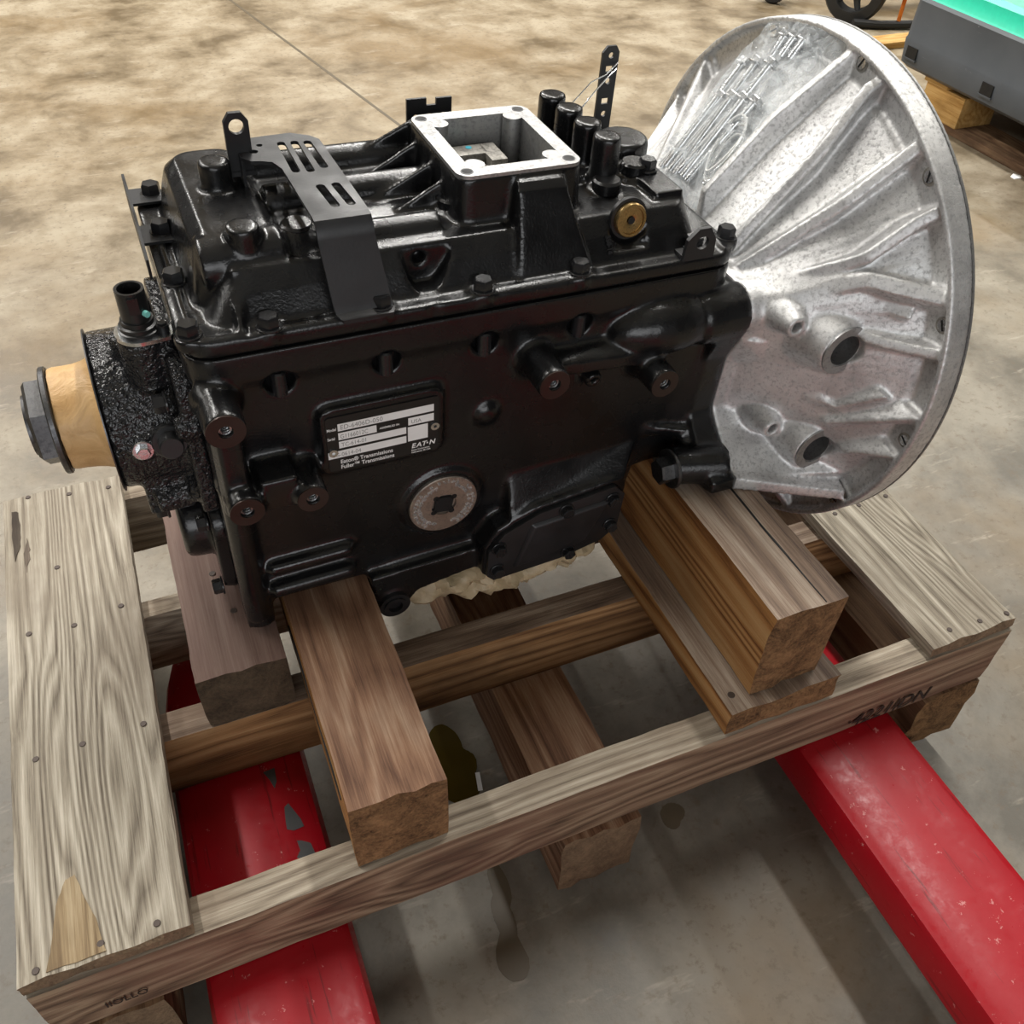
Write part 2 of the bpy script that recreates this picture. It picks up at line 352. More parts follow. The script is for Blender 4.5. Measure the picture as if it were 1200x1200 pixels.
def rrect(x0, x1, y0, y1, r, n=6):
    out = []
    for cx, cy, a0 in ((x1 - r, y0 + r, -90), (x1 - r, y1 - r, 0), (x0 + r, y1 - r, 90), (x0 + r, y0 + r, 180)):
        for k in range(n + 1):
            a = R(a0 + 90 * k / n); out.append((cx + r * math.cos(a), cy + r * math.sin(a)))
    return out
def empty(name, loc, rot=(0, 0, 0)):
    o = bpy.data.objects.new(name, None); COL.objects.link(o); o.location = loc; o.rotation_euler = rot; o.empty_display_size = 0.1
    return o
def tag(o, label=None, cat=None, group=None, kind=None):
    if label: o['label'] = label
    if cat: o['category'] = cat
    if group: o['group'] = group
    if kind: o['kind'] = kind
    return o
def copy_part(o, parent, loc=None, name=None):
    c = o.copy(); COL.objects.link(c); c.parent = parent
    if loc is not None: c.location = loc
    return c
def text_mesh(name, body, size, mat, parent, loc, rot, extrude=0.1, align='LEFT', sx=1.0, shear=0.0, spacing=1.0, bold=0.0):
    cu = bpy.data.curves.new(name, 'FONT'); cu.body = body; cu.size = size * MM; cu.extrude = extrude * MM; cu.align_x = align; cu.shear = shear; cu.space_character = spacing
    cu.offset = bold * MM; cu.resolution_u = 3
    t = bpy.data.objects.new(name, cu); COL.objects.link(t)
    dg = bpy.context.evaluated_depsgraph_get(); dg.update(); me = bpy.data.meshes.new_from_object(t.evaluated_get(dg))
    bpy.data.objects.remove(t); bpy.data.curves.remove(cu)
    o = bpy.data.objects.new(name, me); COL.objects.link(o); me.materials.clear(); me.materials.append(mat)
    o.location = loc; o.rotation_euler = rot; o.scale = (sx, 1, 1)
    if parent: o.parent = parent
    return o
# ------------------------------------------------------------------ the floor
g = MB(); g.box(-7000, 9000, -4000, 12000, -100, 0); fl = g.build('floor', M['floor'], smooth=0); tag(fl, 'stained tan and grey concrete workshop floor', None, None, 'structure')
g = MB(); g.box(-9000, 11000, -5000, 13000, 5000, 5100); tag(g.build('ceiling', plain('white_ceiling', (0.78, 0.77, 0.74), 0.8), smooth=0), 'white ceiling of the hall', None, None, 'structure')
g = MB(); a = Vector((640, 4270, 0)); b = Vector((1090, 1900, 0)); d = (b - a).normalized(); n = Vector((-d.y, d.x, 0)) * 5
pts = []
g.loft([[a + n, a - n, a - n + Vector((0, 0, 0.6)), a + n + Vector((0, 0, 0.6))], [b + n, b - n, b - n + Vector((0, 0, 0.6)), b + n + Vector((0, 0, 0.6))]])
tag(g.build('trim_1', M['stain'], smooth=0), 'dark saw-cut joint line running across the concrete', None, None, 'structure')
ZD = FZ * 1000                                     # deck top in mm; below, z is given from the deck top
def plank(name, x0, x1, y0, y1, z0, z1, ax, side, end, parent=None, jit=1.0, chips=2.0, seg=16, top=None, seed=0):
    """a sawn board: box cut along its length, faces a little wavy, ends a little ragged"""
    lo = [x0, y0, z0 + ZD]; hi = [x1, y1, z1 + ZD]; oth = [k for k in range(3) if k != ax]
    n = [0, 0, 0]; n[ax] = seg; n[oth[0]] = 6; n[oth[1]] = 4
    bm = bmesh.new(); bmesh.ops.create_cube(bm, size=1.0)
    for v in bm.verts: v.co = Vector([lo[k] + (v.co[k] + 0.5) * (hi[k] - lo[k]) for k in range(3)])
    for k in range(3):
        es = [e for e in bm.edges if abs((e.verts[0].co - e.verts[1].co).normalized()[k]) > 0.9]
        bmesh.ops.subdivide_edges(bm, edges=es, cuts=n[k] - 1, use_grid_fill=True)
    c = Vector([(lo[k] + hi[k]) / 2 for k in range(3)]); sd = Vector((seed * 13.7, seed * 5.1, seed * 9.3))
    for v in bm.verts:
        p = v.co.copy(); q = p * 0.02 + sd
        on = [abs(p[k] - lo[k]) < 0.01 or abs(p[k] - hi[k]) < 0.01 for k in range(3)]
        for k in oth:
            if on[k]:
                v.co[k] += jit * 0.8 * noise.noise(q + Vector((k * 7, 0, 0)))
                if sum(on[j] for j in oth) == 2: v.co[k] -= (0.5 * jit + 0.9 * jit * abs(noise.noise(p * 0.05 + sd))) * (1 if p[k] > c[k] else -1)
        if on[ax]:
            s_ = 1 if p[ax] > c[ax] else -1
            v.co[ax] -= s_ * chips * (0.6 + noise.noise(p * 0.09 + sd))
            if any(on[k] for k in oth): v.co[ax] -= s_ * chips * 0.5
    me = bpy.data.meshes.new(name)
    for v in bm.verts: v.co = (v.co - c) * MM
    bm.normal_update()
    for f in bm.faces: f.material_index = 1 if abs(f.normal[ax]) > 0.75 else (2 if top and f.normal.z > 0.75 else 0); f.smooth = True
    bm.to_mesh(me); bm.free(); me.materials.append(side); me.materials.append(end)
    if top: me.materials.append(top)
    try: me.set_sharp_from_angle(angle=R(22))
    except Exception: pass
    o = bpy.data.objects.new(name, me); COL.objects.link(o); o.location = c * MM
    if parent: o.parent = parent; o.location = (c - Vector(parent.location) * 1000) * MM
    return o
def nail(board, x, y, z, r=3.2):
    g = MB(); g.cyl((x, y, z + ZD - 3), (x, y, z + ZD + 1.0), r, n=10, ch=0.3)
    off = Vector((x, y, z + ZD)); o = g.build('nail', M['nail'], off=off)
    base = (board.location + (board.parent.location if board.parent else Vector())) * 1000
    o.parent = board; o.location = (off - base) * MM; return o
# ------------------------------------------------------------------ pallet jack forks
jack = empty('pallet_jack', (0.54, 0.1, 0.0))
tag(jack, 'red pallet jack with two worn forks reaching under the pallet', 'pallet jack')
def fork(x0, x1, seed):
    g = MB(); zt = ZD - 114.6; zb = zt - 56
    prof = [(x0, zb), (x0, zt - 16), (x0 + 5, zt - 5), (x0 + 16, zt), (x1 - 16, zt), (x1 - 5, zt - 5), (x1, zt - 16), (x1, zb)]
    inner = [(x1 - 5, zb), (x1 - 5, zt - 8), (x0 + 5, zt - 8), (x0 + 5, zb)]
    poly = prof + inner
    rings = []
    for y, t in ((-720, 0), (300, 0), (360, 0.25), (392, 0.5)):
        rings.append([((x - (x0 + x1) / 2) * (1 - t * 0.5) + (x0 + x1) / 2, y, z - (z - zb) * 0.0 + (-14 * t if z > zb + 10 else 0)) for x, z in poly])
    g.loft(rings)
    o = g.build('fork', M['red'], jack, off=Vector(jack.location) * 1000, smooth=30)
    return o
fk1 = fork(127, 272, 1); fk2 = fork(806, 948, 2)
def chip(parent, pts, name='worn_patch'):
    g = MB(); z = ZD - 114.5
    g.loft([[(x, y, z) for x, y in pts], [(x, y, z + 0.35) for x, y in pts]])
    o = g.build(name, M['bare'], parent, off=Vector(jack.location) * 1000, smooth=0); o['label'] = 'bare dark metal where red paint flaked off'
chip(fk1, [(236, 146), (241, 149), (244, 141), (249, 128), (251, 117), (240, 116), (233, 120), (234, 132)])
chip(fk1, [(240, 104), (245, 102), (253, 96), (255, 82), (250, 76), (241, 80), (236, 86), (241, 92)])
chip(fk1, [(223, 196), (236, 197), (235, 180), (231, 172), (228, 184)])
# wheels under the fork tips and the cross frame at the heel keep the forks off the floor
for fkx, fo in ((199, fk1), (877, fk2)):
    for yy in (250, 330):
        g = MB(); g.cyl((fkx - 30, yy, 46), (fkx + 30, yy, 46), 40, n=28, ch=3); g.build('load_roller', M['rubber'], jack, off=Vector(jack.location) * 1000)
    g = MB(); g.box(fkx - 34, fkx - 30, 230, 350, 40, ZD - 130); g.box(fkx + 30, fkx + 34, 230, 350, 40, ZD - 130); g.build('roller_bracket', M['red'], jack, off=Vector(jack.location) * 1000, smooth=0)
g = MB(); g.box(127, 948, -860, -715, 120, 330); g.cyl((538, -790, 40), (538, -790, 130), 30); g.build('chassis', M['red'], jack, off=Vector(jack.location) * 1000, bevel=8)
g = MB(); g.cyl((488, -790, 90), (588, -790, 90), 88, n=36, ch=6); g.build('steer_wheel', M['rubber'], jack, off=Vector(jack.location) * 1000)
# ------------------------------------------------------------------ pallet
pal = empty('pallet', (0.54, 0.31, FZ - 0.228)); tag(pal, 'weathered stringer pallet with a wide grey board at each end', 'pallet')
DT = 17.5
sf = plank('stringer', 0, 1086, 0, 37, -114, -DT, 0, M['w_side_x'], M['end_grey'], pal, 1.2, 2, 40, top=M['w_grey_x'], seed=1)
s2 = plank('stringer', 6, 1080, 206.5, 243, -114, -DT, 0, M['w_tan_x'], M['end_brown'], pal, 0.7, 2, 40, top=M['w_shaded_x'], seed=2)  # top face coloured dark for the shade under the gearbox
s3 = plank('stringer', 6, 1080, 380, 406, -114, -DT, 0, M['w_grey_x'], M['end_dark'], pal, 0.8, 2, 40, seed=3)
s4 = plank('stringer', 4, 1082, 589, 626, -114, -DT, 0, M['w_grey_x'], M['end_dark'], pal, 0.8, 2, 40, seed=4)
b1 = plank('deck_board', 0, 140, 0, 626, -DT, 0, 1, M['w_grey_y'], M['end_grey'], pal, 1.0, 5, 40, seed=5)
b2 = plank('deck_board', 960, 1086, 1, 626, -DT, 0, 1, M['w_grey_y'], M['end_grey'], pal, 1.0, 3, 40, seed=6)
r1 = plank('runner', 2, 92, -8, 630, -228, -114.5, 1, M['w_dark_y'], M['end_grey'], pal, 1.5, 5, 30, seed=7)
r2 = plank('runner', 502, 597, -13, 630, -228, -114.5, 1, M['w_brown_y'], M['end_grey'], pal, 1.5, 6, 30, seed=8)
r3 = plank('runner', 992, 1085, -10, 630, -224, -114.5, 1, M['w_dark_y'], M['end_brown'], pal, 2.0, 6, 30, seed=9)
for x, y in [(15.8, 13.1), (67, 16), (113.1, 15.9), (29.6, 615.5), (77.6, 604.4), (124.7, 600.5), (56.8, 478), (120, 391.6), (69.4, 380.8), (23, 385.8), (125.4, 224), (67, 221.7), (23.7, 220.4)]: nail(b1, x, y, 0)
for x, y in [(997, 19.5), (1040, 16.7), (1076, 230), (1030, 228), (990, 226), (1079, 14.4), (990, 390), (1035, 395), (1075, 610), (1000, 605)]: nail(b2, x, y, 0)
def scar(board, pts, mat, label, h=0.9):
    c_ = Vector((sum(p[0] for p in pts) / len(pts), sum(p[1] for p in pts) / len(pts), ZD)); rr = []
    for k in range(len(pts)):                                                     # ragged outline
        a_, b_ = Vector(pts[k]), Vector(pts[(k + 1) % len(pts)])
        for t in (0, 0.25, 0.5, 0.75): p = a_.lerp(b_, t); rr.append((p.x + 1.3 * noise.noise(Vector((p.x * 0.3, p.y * 0.3, 1))), p.y + 2.5 * noise.noise(Vector((p.x * 0.3, p.y * 0.3, 5)))))
    g = MB(); g.loft([[(x, y, ZD - 2) for x, y in rr], [(x, y, ZD + h) for x, y in rr]])
    o = g.build('split_scar', mat, off=c_, smooth=0); o.parent = board; o.location = c_ * MM - board.location - board.parent.location; o['label'] = label
scar(b1, [(24, 9), (28.5, 28.5), (34.4, 64.5), (42.3, 84), (51, 86), (56.7, 64), (64.9, 41), (69, 16), (71, 8)], M['w_fresh_y'], 'yellowish fresh split at the near end of the grey board')
scar(b1, [(10.3, 594), (17, 591), (19, 560), (18, 529), (12, 505), (9.5, 550)], M['w_gouge_y'], 'dark gouge in the grey board')
scar(b1, [(26, 540), (28.5, 520), (27.9, 503), (24, 481), (22, 513)], M['w_gouge_y'], 'dark gouge in the grey board')
# ink stamps on the front stringer
def stamp(body, x, z, size, sx, sh):
    o = text_mesh('stamp_mark', body, size, M['ink'], None, (0, 0, 0), (R(90), 0, 0), 0.2, sx=sx, shear=sh, bold=0.1)
    o.parent = sf; o.location = Vector((x, -1.6, z + ZD)) * MM - pal.location - sf.location; o['label'] = 'dark ink stamp'
stamp('\u00b74221IDN', 868, -106, 34, 0.9, 0.14)
stamp('IIOLLO', 47, -88, 14, 0.85, 0.0)
# ------------------------------------------------------------------ blocking timbers on the pallet
tf = plank('timber_block', 288, 378, 4, 520, -DT + 0.6, 87, 1, M['w_honey_y'], M['end_brown'], None, 1.2, 4, 36, top=M['w_brown_y'], seed=11)
tag(tf, 'brown square timber under the gearbox sticking out over the front of the pallet', 'timber')
pk = plank('timber_plank', 684, 824, -1, 560, -DT + 1.6, 22, 1, M['w_honey_y'], M['end_brown'], None, 1.2, 4, 36, top=M['w_worn_y'], seed=12)
tag(pk, 'flat brown plank lying under the tall split timber on the pallet', 'plank')
nail(pk, 697, 24, 22, 4)
tt = plank('timber_block', 714, 799, 13, 500, 23.6, 147.5, 1, M['w_honey_y'], M['end_brown'], None, 1.0, 4, 36, top=M['w_worn_y'], seed=13)
tag(tt, 'tall honey coloured timber with a long split along its top, on the plank', 'timber')
rb = plank('timber_block', 186, 277, 203, 560, -DT + 0.6, 62, 1, M['w_red_y'], M['end_dark'], None, 1.5, 4, 30, seed=14)
tag(rb, 'short reddish brown wood block between the wide left board and the brown timber', 'timber')
for x, y in [(226, 345), (238, 285)]: nail(rb, x, y, 62, 3.5)
def crack(parent, x0, x1, y0, y1, z0, z1):
    n_ = 14; g = MB(); rings = []
    for i in range(n_ + 1):
        y = y0 + (y1 - y0) * i / n_; j = 1.6 * noise.noise(Vector((y * 0.02, x0, z0))); w_ = math.sin(math.pi * (0.12 + 0.86 * i / n_))
        dx, dz = (j, 0) if z1 - z0 < x1 - x0 + 3 and z1 - z0 < 5 else (0, j)
        cx, cz = (x0 + x1) / 2 + dx, (z0 + z1) / 2 + dz; hx, hz = (x1 - x0) / 2, (z1 - z0) / 2
        if dx or abs(z1 - z0) < 5: hx *= w_
        else: hz *= w_
        rings.append([(cx - hx, y, cz - hz + ZD), (cx + hx, y, cz - hz + ZD), (cx + hx, y, cz + hz + ZD), (cx - hx, y, cz + hz + ZD)])
    g.loft(rings); o = g.build('split', M['hole'], parent, off=parent.location * 1000); o['label'] = 'dark drying split in the timber'; return o
crack(tt, 770.6, 773.0, 19, 330, 143.5, 148.0)
crack(tf, 287.0, 290.5, 40, 250, 52, 60)
# ------------------------------------------------------------------ spots on the floor
def puddle(name, blobs, mat, label, cat, h=0.5):
    """union of lobes, as one thin flat film"""
    cx = sum(b[0] for b in blobs) / len(blobs); cy = sum(b[1] for b in blobs) / len(blobs); pts = []
    for i in range(72):
        a = 2 * math.pi * i / 72; d = Vector((math.cos(a), math.sin(a))); rr = 0
        for t in range(1, 400):
            p = Vector((cx, cy)) + d * t
            if any(((p.x - b[0]) / b[2]) ** 2 + ((p.y - b[1]) / b[3]) ** 2 < 1 for b in blobs): rr = t
        rr *= 1 + 0.05 * noise.noise(Vector((math.cos(a) * 2, math.sin(a) * 2, cx)))
        pts.append((cx + d.x * rr, cy + d.y * rr))
    g = MB(); g.loft([[(x, y, 0.05) for x, y in pts], [(x * 0.995 + cx * 0.005, y * 0.995 + cy * 0.005, h) for x, y in pts]])
    o = g.build(name, mat, off=(cx, cy, 0)); o.location = Vector((cx, cy, 0)) * MM; tag(o, label, cat); return o
puddle('oil_puddle', [(452, 240, 22, 34), (458, 205, 26, 26), (452, 176, 26, 24)], M['oil'], 'yellowish oil puddle on the floor beside the brown square timber', 'oil puddle', 0.8)
puddle('oil_stain', [(690, 42, 17, 14), (684, 36, 12, 15)], M['stain'], 'round dark oil spot on the floor between the middle runner and the right fork', 'oil stain')
puddle('oil_stain', [(450, 40, 11, 30), (440, 0, 12, 30), (432, -45, 18, 26)], M['stain'], 'long dark damp stain on the floor in front of the pallet', 'oil stain')
g = MB(); g.loft([[(2570, 1368, 0), (2592, 1364, 0), (2604, 1380, 0), (2588, 1392, 0), (2572, 1384, 0)], [(2570, 1368, 1), (2592, 1364, 4), (2604, 1380, 2), (2588, 1392, 5), (2572, 1384, 1)]])
o = g.build('paper_scrap', M['white_scrap'], off=(2585, 1378, 0)); o.location = Vector((2585, 1378, 0)) * MM; tag(o, 'small white scrap of paper lying on the concrete beyond the silver housing', 'scrap')
g = MB(); g.box(472, 478, 160, 186, 1.2, 2.0, rot=Matrix.Rotation(R(-12), 3, 'Z')); o = g.build('paper_scrap', M['white_scrap'], off=(475, 173, 0)); o.location = Vector((475, 173, 0)) * MM
tag(o, 'tiny white sliver lying at the edge of the oil puddle', 'scrap')
# ================================================================== TRANSMISSION
TROT = Euler((0.0203, 0.0261, 0.0228)); TM = TROT.to_matrix(); TO = Vector((500, 244.53, 407.3 + ZD)); OFF = Vector((500, 120, 60))
def TW(x, y, z): return TM @ Vector((x - 500, y, z - 407.3)) + TO
tr = empty('transmission', TW(*OFF) * MM, TROT)
tag(tr, 'black truck gearbox with silver cast clutch housing standing on timbers over the pallet', 'transmission')
X, Y, Z = (1, 0, 0), (0, 1, 0), (0, 0, 1)
def part(mb, name, mat, parent=None, label=None, **kw):
    o = mb.build(name, mat, parent or tr, off=OFF, **kw)
    if label: o['label'] = label
    return o
BY, BZ = 119.7, 278.4
def bp(x, r, th): a = R(th); return Vector((x, BY - r * math.cos(a), BZ + r * math.sin(a)))

# ---- main case
g = MB()
g.loft([[(x, y, 88) for x, y in rrect(260, 700, 10, 244, 24)], [(x, y, 156) for x, y in rrect(258, 702, 4, 250, 20)], [(x, y, 158.5) for x, y in rrect(258, 756, 4, 250, 20)], [(x, y, 374) for x, y in rrect(257, 756, 4, 250, 20)]])
g.prism(rrect(253.5, 762, 0, 262, 24), 'z', 369, 393.5)
g.loft([[(x, y, 356) for x, y in rrect(257, 757, 4, 250, 22)], [(x, y, 370) for x, y in rrect(254, 761, 0.6, 261, 24)]])
g.box(258, 286, 2, 42, 64, 100); g.box(258, 286, 205, 245, 64, 100); g.cyl((272, 10, 66), (272, 10, 110), 14)           # feet
g.loft([[(x, y, 62) for x, y in rrect(396, 690, 20, 225, 30)], [(x, y, 100) for x, y in rrect(392, 700, 6, 244, 20)]])  # sump
# padded opening for the side cover, with a sloped shelf on top
pad = [(506, 72), (516, 62), (650, 78), (672, 96), (672, 158), (655, 168), (560, 156), (520, 136), (506, 112)]
g.prism(pad, 'y', -20, 20)
g.loft([[(535, -19, 142), (668, -19, 166), (672, -6, 120), (530, -6, 110)], [(540, 6, 196), (690, 6, 200), (690, 20, 110), (535, 20, 110)]])
# front mounting bosses
for x, z, r, p in ((270.8, 354, 16.5, -37), (275, 264.5, 15.5, -37), (331, 261.5, 14.5, -37), (554.5, 333, 15.8, -41), (675, 305, 15.5, -41)):
    g.lathe((x, 8, z), (0, -1, 0), [(0, r * 1.35), (6, r * 1.22), (14, r * 1.04), (8 - p, r)], 28)
g.box(262, 283, -22, 6, 262, 356); g.cyl((268, -8, 240), (268, -8, 356), 10); g.cyl((270, 6, 80), (270, 6, 365), 13)
g.box(276, 330, -30, 6, 252, 270); g.box(290, 322, -31, 4, 262, 286)
g.loft([[(560, -18, 322), (560, -18, 336), (560, 6, 340), (560, 6, 318)], [(668, -18, 314), (668, -18, 328), (668, 6, 340), (668, 6, 308)]])
g.sphere((690, 4, 342), 62, 30, 30); g.loft([[(655, -16, 330), (725, -14, 330), (735, 6, 330), (640, 6, 330)], [(668, -8, 362), (735, -6, 366), (748, 6, 366), (650, 6, 362)]])
g.cyl((615, 4, 303), (615, -11, 301), 9)
# longitudinal ribs low on the side
for z in (147, 116): g.pipe([(284, 4, z - 0.5), (290, 0, z), (366, 0, z + 1), (374, 4, z + 1)], [4, 8.5, 8.5, 4], 14)
g.sphere((510, 3, 279), 12.5, 6, 12.5)
g.prism(rrect(349, 464, 252, 327, 10), 'y', -4.5, 6)                                                                    # name plate pad
g.lathe((466, 6, 178), (0, -1, 0), [(0, 45), (5, 43), (7, 41)], 40)                                                      # filler boss
g.cyl((409, 30, 52), (409, -8, 52), 17.5, n=28)                                                                         # drain boss
g.prism([(386, 96), (389, 56), (399, 38), (420, 37), (438, 58), (520, 72), (520, 100)], 'y', -5, 30)
# bell end of the case: ears, flange, web
edge = [(8, 368), (-14, 364), (-23, 350), (-18, 322), (-4, 290), (-3, 222), (-36, 190), (-70, 176), (-72, 162), (-58, 157), (60, 157), (262, 157), (262, 368)]
g.prism(edge, 'x', 746, 775)
g.cyl((728, 5, 341), (776, 5, 341), 28.5, n=36)
g.loft([[(735, -20, 194), (735, 20, 230), (735, 40, 162), (735, -52, 162)], [(775, -40, 192), (775, 10, 230), (775, 40, 160), (775, -71, 160)]])
g.cyl((716, -30, 178), (775, -46, 178), 21, n=28)
g.loft([[(690, 4, 214), (690, 4, 200), (690, 30, 200), (690, 30, 214)], [(752, -16, 206), (752, -16, 196), (752, 20, 196), (752, 20, 206)]])
g.loft([[(700, 4, 168), (700, 4, 320), (700, 60, 320), (700, 60, 168)], [(750, -6, 172), (750, 0, 325), (750, 60, 325), (750, 60, 168)]])
c = MB()
for x in (323, 414, 505, 599): c.cyl((x, -8, 358), (x, 13, 361), 12.5, n=24)                                             # pockets under the flange
for x, z, r, p in ((270.8, 354, 16.5, -37), (275, 264.5, 15.5, -37), (331, 261.5, 14.5, -37), (554.5, 333, 15.8, -41), (675, 305, 15.5, -41)):
    c.cyl((x, p - 4, z), (x, p + 22, z), 5.6, n=20)
c.cyl((615, -16, 301), (615, 0, 303), 3.6, n=16)
c.cyl((466, -12, 178), (466, 2, 178), 37.4, n=44)
part(g, 'main_case', M['black'], remesh=2.3, relax=5, cut=c)
for x, z, r, p, m in ((270.8, 354, 16.0, -37, 'primer'), (275, 264.5, 15.0, -37, 'primer'), (331, 261.5, 14.0, -37, 'primer'), (554.5, 333, 15.2, -41, 'primer'), (675, 305, 15.0, -41, 'primer')):
    q = MB(); q.tube((x, p + 0.8, z), (x, p - 0.6, z), r - 0.4, 6.0, 36); part(q, 'boss_face', M[m], label='bare machined end of a threaded boss')
    q = MB(); q.tube((x, p + 3, z), (x, p + 18, z), 6.0, 4.6, 20)
    for k in range(5): q.tube((x, p + 3.5 + 3 * k, z), (x, p + 4.8 + 3 * k, z), 4.8, 3.7, 20)
    part(q, 'thread_insert', M['steel'])
for x in (323, 414, 505, 599):
    q = MB(); q.cyl((x, 7.5, 345), (x, 7.5, 369), 6.5, n=18, ch=1.5); part(q, 'bolt_end', M['bolt_black'])

# ---- filler plug with square drive
q = MB(); q.lathe((466, 2, 178), (0, -1, 0), [(0, 36.2), (4.2, 36.2), (5.2, 35.4), (5.2, 13.4), (2.0, 13.0)], 64)
pl = part(q, 'filler_plug', M['plug'], label='dull silver round plug with a square drive hole and raised lettering around it')
q = MB(); q.box(456.5, 475.5, -3.3, 1.6, 168.5, 187.5, rot=Matrix.Rotation(R(45 - 38), 3, 'Y')); 
for k in range(4):
    a = R(45 + 90 * k - 7); q.cyl((466 + 13.5 * math.cos(a), -3.3, 178 + 13.5 * math.sin(a)), (466 + 13.5 * math.cos(a), 1, 178 + 13.5 * math.sin(a)), 3.2, n=12)
o = part(q, 'drive_hole', M['hole']); o.parent = pl
q = MB(); rng = random.Random(3)
for rad, n_, a0, a1 in ((31, 34, -150, 150), (26, 22, 20, 165), (26.5, 20, -160, -20)):
    for k in range(n_):
        if rng.random() < 0.12: continue
        a = R(a0 + (a1 - a0) * k / n_ + 90); cx, cz = 466 + rad * math.cos(a), 178 + rad * math.sin(a)
        for _ in range(2):
            dx, dz = rng.uniform(-0.8, 0.8), rng.uniform(-0.6, 0.6)
            q.box(cx - 0.6 + dx, cx + 0.6 + dx, -4.3, -3.0, cz - 1.7 + dz, cz + 1.7 + dz, rot=Matrix.Rotation(-(a - R(90)) + rng.choice((0, 0.6, -0.6, 1.5)), 3, 'Y'))
o = part(q, 'raised_lettering', M['alu'], smooth=0); o.parent = pl; o['kind'] = 'stuff'
# ---- drain plug
q = MB(); q.tube((409, -7, 52), (409, -12, 52), 17, 9.5, 28); q.tube((409, -6, 52), (409, -14, 52), 12.5, 8, 24); q.cyl((409, -4, 52), (409, -9, 52), 9, n=6)
part(q, 'drain_plug', M['black_satin'])
# ---- side cover plate with its bolts
cov = [(509, 74), (517, 64.5), (600, 70), (648, 82), (666, 98), (668, 148), (654, 163), (566, 152), (526, 134), (509, 112)]
q = MB(); q.prism(cov, 'y', -26, -19.5); q.loft([[(538, -26, 78), (628, -26, 88), (652, -26, 148), (556, -26, 140)], [(543, -30, 82), (624, -30, 92), (646, -30, 144), (560, -30, 136)]])
pc = part(q, 'side_cover', M['black_satin'], bevel=1.6, label='flat black bolted cover plate low on the side')
for x, z in ((520, 116), (596, 148), (652, 146), (655, 106), (606, 80), (520, 82)):
    q = MB(); q.hex((x, -26, z), (0, -1, 0), 7.2, 8.5); o = part(q, 'cover_bolt', M['bolt_black']); o.parent = pc
# ---- name plate
NP = (354.5, 458.0, 258.5, 319.5); ny = -4.6
q = MB(); q.prism(rrect(NP[0], NP[1], NP[2], NP[3], 3), 'y', ny - 1.0, ny + 0.4)
npl = part(q, 'name_plate', M['label_black'], label='black name plate with white boxes and lettering')
def pr(x0, x1, z0, z1, m='white_print', nm='printed_box'):
    """a printed box at plate fractions (0..1 across, 0..1 up)"""
    q = MB(); W_, H_ = NP[1] - NP[0], NP[3] - NP[2]
    q.box(NP[0] + x0 * W_, NP[0] + x1 * W_, ny - 1.12, ny - 1.0, NP[2] + z0 * H_, NP[2] + z1 * H_)
    o = part(q, nm, M[m], smooth=0); o.parent = npl; return o
def pt(body, x, z, size, m='white_print', sx=1.0, sh=0.0, bold=0.0, nm='printed_text'):
    W_, H_ = NP[1] - NP[0], NP[3] - NP[2]
    o = text_mesh(nm, body, size, M[m], npl, ((NP[0] + x * W_ - OFF.x) * MM, (ny - 1.25 - OFF.y) * MM, (NP[2] + z * H_ - OFF.z) * MM), (R(90), 0, 0), 0.03, sx=sx, shear=sh, bold=bold); return o
pr(0.10, 0.955, 0.74, 0.87); pr(0.10, 0.435, 0.575, 0.705); pr(0.72, 0.955, 0.565, 0.70)
pr(0.10, 0.70, 0.42, 0.545); pr(0.0, 0.70, 0.245, 0.375); pr(0.715, 0.90, 0.255, 0.53)
pt('Model', -0.03 + 0.035, 0.765, 4.4, sx=0.75, bold=0.08); pt('Serial', 0.005, 0.60, 4.2, sx=0.72, bold=0.08); pt('ASSEMBLED IN', 0.46, 0.615, 3.0, sx=0.95, bold=0.06)
pt('ED-6406D-050', 0.12, 0.765, 7.0, 'grey_print', 0.9); pt('G1166012C', 0.115, 0.60, 6.6, 'grey_print', 0.78); pt('TC-614-01', 0.12, 0.445, 6.2, 'grey_print', 0.85); pt('USA', 0.745, 0.59, 6.0, 'grey_print', 0.9); pt('G-0614-04', 0.06, 0.27, 6.0, 'grey_print', 0.9)
pt('Eaton\u00ae Transmissions', 0.10, 0.128, 6.3, sx=0.86, bold=0.12); pt('Fuller\u2122 Transmissions', 0.10, 0.025, 6.3, sx=0.86, bold=0.12)
pt('E', 0.745, 0.11, 7.6, sx=1.0, sh=0.2, bold=0.2); pt('A', 0.79, 0.11, 7.6, sx=1.0, sh=0.2, bold=0.2); pt('T', 0.84, 0.11, 7.6, sx=1.0, sh=0.2, bold=0.2); pt('\u2022', 0.885, 0.12, 6, bold=0.2); pt('N', 0.91, 0.11, 7.6, sx=1.0, sh=0.2, bold=0.2)
pt('Eaton Corporation', 0.745, 0.055, 2.3, bold=0.05); pt('Kalamazoo, MI USA', 0.745, 0.01, 2.3, bold=0.05)
for fx, fz in ((0.045, 0.36), (0.965, 0.45)):
    q = MB(); W_, H_ = NP[1] - NP[0], NP[3] - NP[2]; q.tube((NP[0] + fx * W_, ny - 1, NP[2] + fz * H_), (NP[0] + fx * W_, ny - 2.4, NP[2] + fz * H_), 4.2, 1.6, 24); o = part(q, 'rivet', M['zinc']); o.parent = npl

